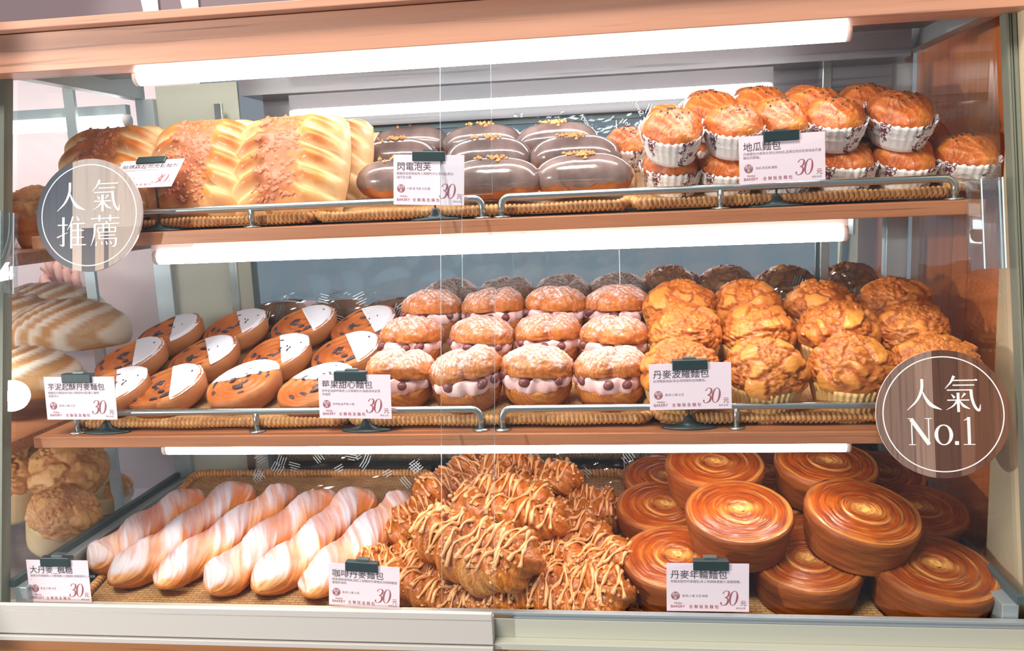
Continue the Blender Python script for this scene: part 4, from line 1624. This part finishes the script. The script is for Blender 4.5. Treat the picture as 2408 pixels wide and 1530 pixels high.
def price_sign(px, py, y, title, desc, ingr, label, lean_back=0.0, yaw=0.0, roll=0.0, width=.098, hgt=.062, foot_z=0.0, clip_x=.0, foot_dx=0.0, foot_y=None, title_x=None):
    """card held by a black clip on a footed stem; px,py is the middle of the card"""
    c = at(px, py, 1, y)
    t = thing('price_sign', label, 'price sign', 'price signs on clip stands', (c[0], y, foot_z))
    zc = c[2] - foot_z
    Rm = (Matrix.Rotation(yaw, 4, 'Z') @ Matrix.Rotation(-lean_back, 4, 'X') @ Matrix.Rotation(roll, 4, 'Y'))
    card = MB().box(-width / 2, width / 2, 0, .0006, -hgt / 2, hgt / 2).build('card', 'paper', t)
    card.location = (0, 0, zc)
    card.rotation_euler = Rm.to_euler()

    def put(nm, me, mt, x, z):
        o = bpy.data.objects.new(nm, me)
        COL.objects.link(o)
        if len(me.materials) == 0:
            me.materials.append(MATS[mt])
        o.parent = card
        o.location = (x * width / .098, -.00035, z * hgt / .062)
        o.rotation_euler = (math.pi / 2, 0, 0)
        return o

    put('title', text_mesh(title, min(.0118, .086 / len(title))), 'ink_dark', -.0445, .0125)
    for k, ln in enumerate(desc):
        put('description', text_mesh(ln, .0040), 'ink_grey', -.0445, .0065 - .0048 * k)
    a = np.arange(28) / 28 * 2 * np.pi
    dv = [(.0054 * math.cos(x), .0054 * math.sin(x), 0) for x in a]
    key = 'diet_mark'
    if key not in TXT:
        TXT[key] = make_mesh('diet_mark', dv, [list(range(28))], None, False)
    put('diet_mark', TXT[key], 'ink_red', -.0385, -.0108)
    o = put('diet_writing', text_mesh('蛋奶', .0046, 0, 'CENTER'), 'white_print', -.0385, -.0104)
    o.location[1] = -.0005
    o = put('diet_writing', text_mesh('素', .0046, 0, 'CENTER'), 'white_letter', -.0385, -.0150)
    o.location[1] = -.0005
    put('ingredients', text_mesh(ingr, .0036), 'ink_grey', -.0305, -.0120)
    put('bakery_name', text_mesh('Hankyu', .0034, .25), 'ink_red', -.0405, -.0212)
    put('bakery_name', text_mesh('BAKERY', .0050), 'ink_red', -.0445, -.0262)
    put('bakery_name', text_mesh('全 聯 阪 急 麵 包', .0050), 'ink_red', -.0225, -.0265)
    k2 = 'price'
    if k2 not in TXT:
        TXT[k2] = make_mesh('price', [(x, z, 0) for x, y_, z in brush(PRICE, .00019).V], brush(PRICE, .00019).F, None, False)
    put('price', TXT[k2], 'ink_red', .0150, -.0225)
    put('currency', text_mesh('元', .0078), 'ink_red', .0385, -.0225)
    put('origin', text_mesh('產地:台灣', .0028), 'ink_grey', .0335, -.0272)
    # clip over the top edge
    cm = MB().box(-.022, .022, -.0035, .008, hgt / 2 - .0085, hgt / 2 + .0045).build('clip', 'black_plastic', t, False, .001)
    cm.location = Vector((0, 0, zc)) + Rm.to_3x3() @ Vector((clip_x, 0, 0))
    cm.rotation_euler = Rm.to_euler()
    MB().box(-.008, .008, .002, .012, hgt / 2 + .0045, hgt / 2 + .0068).build('hinge', 'clip_metal', cm)
    pos = Vector((0, 0, zc)) + Rm.to_3x3() @ Vector((clip_x, .006, hgt / 2 - .003))
    fy = (foot_y - y) if foot_y is not None else .018
    fx = clip_x + foot_dx
    MB().tube([(fx, fy, .004), (fx, fy, .02), (pos.x, pos.y, pos.z - .004), (pos.x, pos.y, pos.z)], .0014, 8).build('stem', 'black_plastic', t, True)
    n = 24
    a = np.arange(n) / n * 2 * np.pi
    prof = [(.036, .0135, 0), (.035, .013, .002), (.020, .009, .0035), (.0085, .0065, .0075), (.006, .005, .013), (.003, .003, .0165)]
    P = np.stack([np.stack([fx + q * np.cos(a), fy + w * np.sin(a), np.full(n, z)], -1) for q, w, z in prof], 0)
    V, F = grid(P)
    obj('foot', make_mesh('foot', V, F), 'black_plastic', t)
    return t


SZ1, SZ2, SZ0 = .4748, .1938, -.0732
price_sign(345, 408, .182, '帕瑪森起司肉鬆麵包', ['使用帕瑪森起司與肉鬆烘烤,鹹香可口的台味麵包', '。'], '蛋.奶.小麥.大豆', 'pink price card tilted far back before the cheese loaves', .86, 0, 0, .094, .060, SZ1, -.002, .006, .196)
price_sign(1008, 423, .162, '閃電泡芙', ['酥脆的泡芙餅皮夾入滑順的卡士達內餡,再沾', '滿巧克力醬'], '小麥.蛋.牛奶.大豆.糖', 'pink price card clipped before the chocolate eclairs', .03, 0, .055, .096, .066, SZ1, .0, .0, .194)
price_sign(1839, 372, .162, '地瓜麵包', ['丹麥麵包內使用台灣在地地瓜,品嚐出地瓜的美味及丹麥', '麵包的酥脆。'], '地瓜.黑芝麻.麵筋', 'pink price card clipped before the paper-cup buns', .02, .05, -.02, .1065, .060, SZ1, -.001, .0, .194)
price_sign(189, 936, .112, '芋泥起酥丹麥麵包', ['酥脆的丹麥麵包中加入綿密的內餡,撒上糖粉', '香甜可口'], '蛋.奶.小麥.大豆', 'pink price card clipped before the half-sugared discs', .04, 0, .01, .106, .061, SZ2, -.002, .022, .1335)
price_sign(834, 932, .112, '莓果甜心麵包', ['草莓奶油與莓果夾入丹麥麵包中,酸甜滋味呈現', '幸福感'], '草莓奶油.莓果.小麥', 'pink price card clipped before the berry buns', .04, 0, .02, .100, .060, SZ2, -.005, .012, .1335)
price_sign(1623, 908, .112, '丹麥波羅麵包', ['台灣暢銷商品!為台灣特製的台味麵包。'], '蛋.奶.小麥.大豆', 'pink price card clipped before the crackled buns', .03, .02, -.01, .1030, .060, SZ2, .0, .0, .1335)
price_sign(138, 1366, .060, '大丹麥_楓糖', ['使用天然楓糖揉入丹麥麵團,口感酥脆,香甜滋味人人喜愛', '。'], '蛋.奶.小麥.大豆', 'pink price card clipped before the sugared twists', .04, 0, .0, .0925, .061, SZ0, -.001, .0, .085)
price_sign(856, 1378, .060, '咖啡丹麥麵包', ['使用濃郁咖啡餡,搭配上酥脆的丹麥麵皮及咖啡糖霜', '香醇好滋味'], '蛋.奶.小麥.大豆', 'pink price card clipped before the drizzled knots', .05, 0, .055, .0965, .058, SZ0, -.003, .0, .085)
price_sign(1664, 1381, .060, '丹麥年輪麵包', ['年輪造型的丹麥麵包,抹上特調蜂蜜醬汁,香甜酥脆。'], '蛋.奶.小麥.大豆.蜂蜜', 'pink price card clipped before the ringed cakes', .04, .03, .01, .1020, .063, SZ0, .004, .0, .085)


# ================================================================== the case next door, seen through the side pane
nb = thing('neighbour_shelf', 'wooden shelf of the next showcase seen through the side pane', 'shelf', None, (-1.02, .30, .163))
MB().box(-.33, .33, -.20, .22, 0, .018).build('board', 'wood_shelf', nb)
nb2 = thing('neighbour_deck', 'wooden floor of the next showcase seen through the side pane', 'shelf', None, (-1.02, .30, -.10))
MB().box(-.33, .33, -.24, .22, 0, .018).build('board', 'wood_inner', nb2)
o = MB().box(-1.60, -.672, .78, .80, -.2, .90).build('wall_back', 'pale_wall')
o['kind'] = 'structure'


def flour_loaf(seed):
    t = thing('striped_flour_loaf', '', 'bread')
    nu, nv = 64, 40
    a = np.arange(nu) / nu * 2 * np.pi
    th = np.linspace(.03, 2.0, nv)
    D = np.stack([np.sin(th)[:, None] * np.cos(a), np.sin(th)[:, None] * np.sin(a), np.cos(th)[:, None] * np.ones(nu)], -1)
    st = np.sin(np.hypot(D[..., 0] * .75 + .55, D[..., 1] + .1) * 31 + .5 * vnoise(D, 3, seed))
    P = D * np.array([.105, .075, .062]) + np.array([0, 0, .024])
    P = P + D * (.003 * smoothstep(-.3, .6, st))[..., None]
    P[..., 2] = np.maximum(P[..., 2], .001)
    V, F = grid(P)
    obj('crust', make_mesh('crust', V, F, {'flake': (smoothstep(-.1, .5, st)).reshape(-1)}), 'flour_loaf', t)
    return t


def put_at(px, py, x, rz, s=1.0, rx=0.0, ry=0.0, dz=0.0):
    def f(o):
        c = at(px, py, 0, x)
        o.location = (c[0], c[1], c[2] + dz)
        o.rotation_euler = (rx, ry, rz)
        o.scale = (s, s, s)
    return f


c = at(304, 284, 0, -.73)
nt_ = thing('tube_light', 'fluorescent tube of the next showcase seen through the side pane', 'lamp', None, tuple(c))
MB().tube([(-.70, 0, 0), (-.006, 0, 0)], .013, 18).build('tube', 'tube_glow_dim', nt_, True)
MB().tube([(-.006, 0, 0), (0, 0, 0)], .0135, 18).build('end_cap', 'lamp_housing', nt_, True)
MB().box(-.70, 0, -.008, .008, .012, .03).build('housing', 'aluminium', nt_)
c = at(172, 300, 0, -.80)
up_ = MB().box(c[0] - .010, c[0] + .010, c[1] - .004, c[1] + .004, -.15, .80).build('shelf_upright', 'aluminium')
tag(up_, 'slotted metal upright of the next showcase seen through the side pane', 'post')
c = at(120, 540, 0, -.80)
nb3 = thing('neighbour_shelf', 'upper wooden shelf of the next showcase behind the round grey disc', 'shelf', None, (-1.02, .40, .432))
MB().box(-.33, .33, -.26, .20, 0, .018).build('board', 'wood_shelf', nb3)
for y_, z_, lab in ((.06, .125, 'unseen fluorescent tube added to light the buns of the next showcase'), (.10, .40, 'unseen fluorescent tube added to light the loaves of the next showcase')):
    tl = thing('tube_light', lab, 'lamp', None, (-.74, y_, z_))  # out-of-view tube added to brighten the pastries next door
    MB().tube([(-.50, 0, 0), (-.006, 0, 0)], .011, 18).build('tube', 'tube_glow', tl, True)
    MB().tube([(-.006, 0, 0), (0, 0, 0)], .0115, 18).build('end_cap', 'lamp_housing', tl, True)
specs = [('dark rough bun on the upper shelf next door, by the front post', lambda o: setattr(o, 'location', (-.84, .27, .4505))),
         ('dark rough bun on the upper shelf next door, behind the grey disc', lambda o: setattr(o, 'location', (-.78, .38, .4505))),
         ('dark rough bun on the upper shelf next door, at the rear', lambda o: setattr(o, 'location', (-.90, .40, .4505)))]
family([lambda: crackled_bun(61, 'pine_crust', False, 'rough_bun')], specs, 'rough buns next door')
specs = [('striped flour-dusted loaf on the next case shelf, largest and closest to the side pane', put_at(165, 815, -.80, .35, 1.0)),
         ('striped flour-dusted loaf behind the largest one next door', put_at(120, 765, -.90, .4, .95)),
         ('striped flour-dusted loaf beside the front post, next case', put_at(35, 800, -.93, .2, 1.0)),
         ('striped flour-dusted loaf lowest by the front post, next case', put_at(55, 925, -.78, .2, .9))]
family([lambda s=s: flour_loaf(s) for s in (41, 42)], specs, 'striped flour loaves next door')
specs = [('pale-bottomed crackled bun tipped over on top of the pile next door', put_at(170, 1100, -.80, 1.2, 1.25, .5, -.5, -.05)),
         ('pale-bottomed crackled bun lying tilted at the front of the pile next door', put_at(115, 1215, -.76, .6, 1.05, .35, .4, -.05)),
         ('pale-bottomed crackled bun at the rear of the pile next door', put_at(245, 1170, -.84, 2.2, .95, .1, .2, -.05)),
         ('pale-bottomed crackled bun in the middle of the pile next door', put_at(100, 1120, -.92, 4.2, 1.1, .2, -.2, -.05)),
         ('pale-bottomed crackled bun by the front post next door', put_at(28, 1160, -.86, 3.1, 1.05, .1, .1, -.05)),
         ('pale-bottomed crackled bun highest by the front post next door', put_at(50, 1080, -.95, 5.1, 1.1, .1, .1, -.05))]
family([lambda s=s: crackled_bun(s, 'pale_cup', False, 'pale_bun', 'pale_crust') for s in (51, 52)], specs, 'pale-bottomed buns next door')

# low spot lamp that mirrors in the glass by the front post
d = ray(34, 930)
k = 1 / math.hypot(1, .2)
nrm = np.array([0, -k, .2 * k])
hitp = CPOS + d * ((.045 + .2 * CPOS[2] - CPOS[1]) / (d[1] - .2 * d[2]))
rd = d - 2 * np.dot(d, nrm) * nrm
lp = hitp + rd * 2.4
sp = thing('spot_lamp', 'bright round spot lamp mirrored in the glass beside the front post', 'lamp', None, tuple(lp))
sp.rotation_euler = Vector(tuple(-rd)).to_track_quat('Z', 'Y').to_euler()
V, F = ellipsoid(.060, .060, .010, 24, 10)
obj('lens', make_mesh('lens', V, F), 'spot_glow', sp, (0, 0, .004))
MB().tube([(0, 0, -.12), (0, 0, -.006)], .066, 24).build('housing', 'black_plastic', sp, True)

sl = bpy.data.lights.new('spot_lamp_light', 'SPOT')
sl.energy, sl.color, sl.spot_size, sl.spot_blend, sl.shadow_soft_size = 200, (1.0, .93, .86), math.radians(78), .03, .02
so = bpy.data.objects.new('spot_lamp_light', sl)
COL.objects.link(so)
so.location = tuple(lp + rd * -.03)
az = math.atan2(-.64 - lp[0], .10 - lp[1]) + math.radians(38.5)
so.rotation_euler = Vector((math.sin(az), math.cos(az), -.06)).to_track_quat('-Z', 'Y').to_euler()


# ------------------------------------------------------------------ clear wrapping film behind the pastries
def film(name, label, x0, x1, y, z0, z1, seed, words, bars, lean_=.25):
    t = thing(name, label, 'plastic film', 'clear wrapping film', ((x0 + x1) / 2, y, z0))
    nu, nv = 60, 26
    w, h = x1 - x0, z1 - z0
    u, v = np.meshgrid(np.linspace(-.5, .5, nu), np.linspace(0, 1, nv))
    P = np.stack([u * w, 0 * u, v * h], -1)
    crease = np.abs(vnoise(P * np.array([1, 1, 2.2]), 9, seed, 4))
    P[..., 1] = v * h * lean_ + .050 * crease - .012
    P[..., 2] += .25 * h * vnoise(P * np.array([1, 0, 0]), 12, seed + 3) * v
    V, F = grid(P, False, False, False)
    sh_ = obj('sheet', make_mesh('sheet', V, F, None, False), 'cellophane', t)
    r = np.random.default_rng(seed)
    for k, wd in enumerate(words):
        o = bpy.data.objects.new('printing', text_mesh(wd, .011, .2))
        COL.objects.link(o)
        if not o.data.materials:
            o.data.materials.append(MATS['white_letter'])
        o.parent = sh_
        uu, vv = r.uniform(-.35, .35), r.uniform(.3, .85)
        o.location = (uu * w, vv * h * lean_ - .006, vv * h)
        o.rotation_euler = (math.pi / 2 - .2, r.uniform(-1.2, 1.2), math.pi)
    m = MB()
    for k in range(bars):
        uu, vv, an = r.uniform(-.46, .46), r.uniform(.2, .92), r.choice([-.9, -.3, .5, 1.1]) + r.uniform(-.15, .15)
        for j in range(int(r.integers(3, 6))):
            L_ = r.uniform(.010, .024)
            M_ = Matrix.Translation((uu * w + j * .0045 * math.cos(an + 1.57), vv * h * lean_ - .006, vv * h + j * .0045 * math.sin(an + 1.57))) @ Matrix.Rotation(-an, 4, 'Y')
            m.box(-L_ / 2, L_ / 2, -.0001, .0001, -.0007, .0007, M_)
    if bars:
        o = m.build('printed_bars', 'film_print', sh_)
        o['kind'] = 'stuff'
    return t


film('cellophane_wrap', 'crumpled clear film with pale bars standing behind the sugared twists', -.50, -.12, .385, .006, .062, 3, [], 16, 1.1)
film('cellophane_wrap', 'clear film with white script standing behind the ringed cakes and knots', .02, .27, .42, .014, .085, 5, ['Sweet memory', 'Every flavor'], 6, .5)
film('cellophane_wrap', 'clear film with pale bars standing behind the half-sugared discs', -.46, -.14, .478, .268, .335, 7, [], 10)
film('cellophane_wrap', 'clear film with scattered white script behind the eclairs and paper-cup buns', .02, .30, .482, .55, .640, 9, ['Sweet', 'Sweet', 'Savory', 'Savory', 'Sweet'], 3)
film('cellophane_wrap', 'clear film with white script standing behind the crackled buns', .40, .60, .478, .272, .350, 11, ['Sweet', 'Savory', 'Sweet'], 2)


# ------------------------------------------------------------------ solid hand set beyond the next showcase in place of a reflected hand
def reflected_hand():
    import bmesh
    c = at(150, 640, 0, -.98)
    t = thing('person', 'closed hand and brown sleeve set beyond the next showcase in place of a reflection', 'person', None, tuple(c))
    ch = []

    def chain(pts, rs):
        ch.append((pts, rs))

    # forearm runs down to one side; palm faces the case, fingers curl over
    chain([(-.16, .05, -.075), (-.09, .03, -.055), (-.05, .02, -.035), (-.028, .012, -.010), (-.012, .010, .018)], [(.030, .030), (.027, .024), (.022, .018), (.034, .016), (.036, .015)])
    bm = bmesh.new()
    sk = []
    allv = []
    prev = None
    for p_, r_ in zip(*ch[0]):
        v_ = bm.verts.new(p_)
        allv.append(r_)
        if prev:
            bm.edges.new((prev, v_))
        prev = v_
        sk.append(v_)
    for k in range(4):
        bx, bz = -.026 + k * .0185, .030 - k * .012
        L_ = (.024, .028, .026, .020)[k]
        pr = sk[-1] if k else sk[-1]
        pts = [(bx, -.004, bz), (bx + .010, -.022, bz - .004), (bx + .016, -.026, bz - L_ * .9), (bx + .014, -.014, bz - L_ * 1.35)]
        for j, p_ in enumerate(pts):
            v_ = bm.verts.new(p_)
            allv.append(((.0095, .0095), (.0098, .0095), (.0088, .0088), (.0076, .0076))[j])
            bm.edges.new((pr, v_))
            pr = v_
    pr = sk[-2]
    for j, p_ in enumerate([(-.036, -.014, -.010), (-.022, -.030, -.020), (-.004, -.036, -.026)]):
        v_ = bm.verts.new(p_)
        allv.append(((.012, .012), (.0105, .0105), (.0085, .0085))[j])
        bm.edges.new((pr, v_))
        pr = v_
    lay = bm.verts.layers.skin.verify()
    for v_, r_ in zip(bm.verts, allv):
        v_[lay].radius = r_
        v_[lay].use_root = False
    bm.verts.ensure_lookup_table()
    bm.verts[0][lay].use_root = True
    me = bpy.data.meshes.new('hand')
    bm.to_mesh(me)
    bm.free()
    o = obj('hand', me, 'skin', t)
    o.modifiers.new('skin', 'SKIN').use_smooth_shade = True
    o.modifiers.new('round', 'SUBSURF').render_levels = 2
    V, F = tube(np.array([(-.30, .10, -.12), (-.20, .065, -.088), (-.10, .034, -.058)]), np.array([.046, .042, .036]), 18)
    obj('sleeve', make_mesh('sleeve', V, F), 'sleeve', t)


reflected_hand()
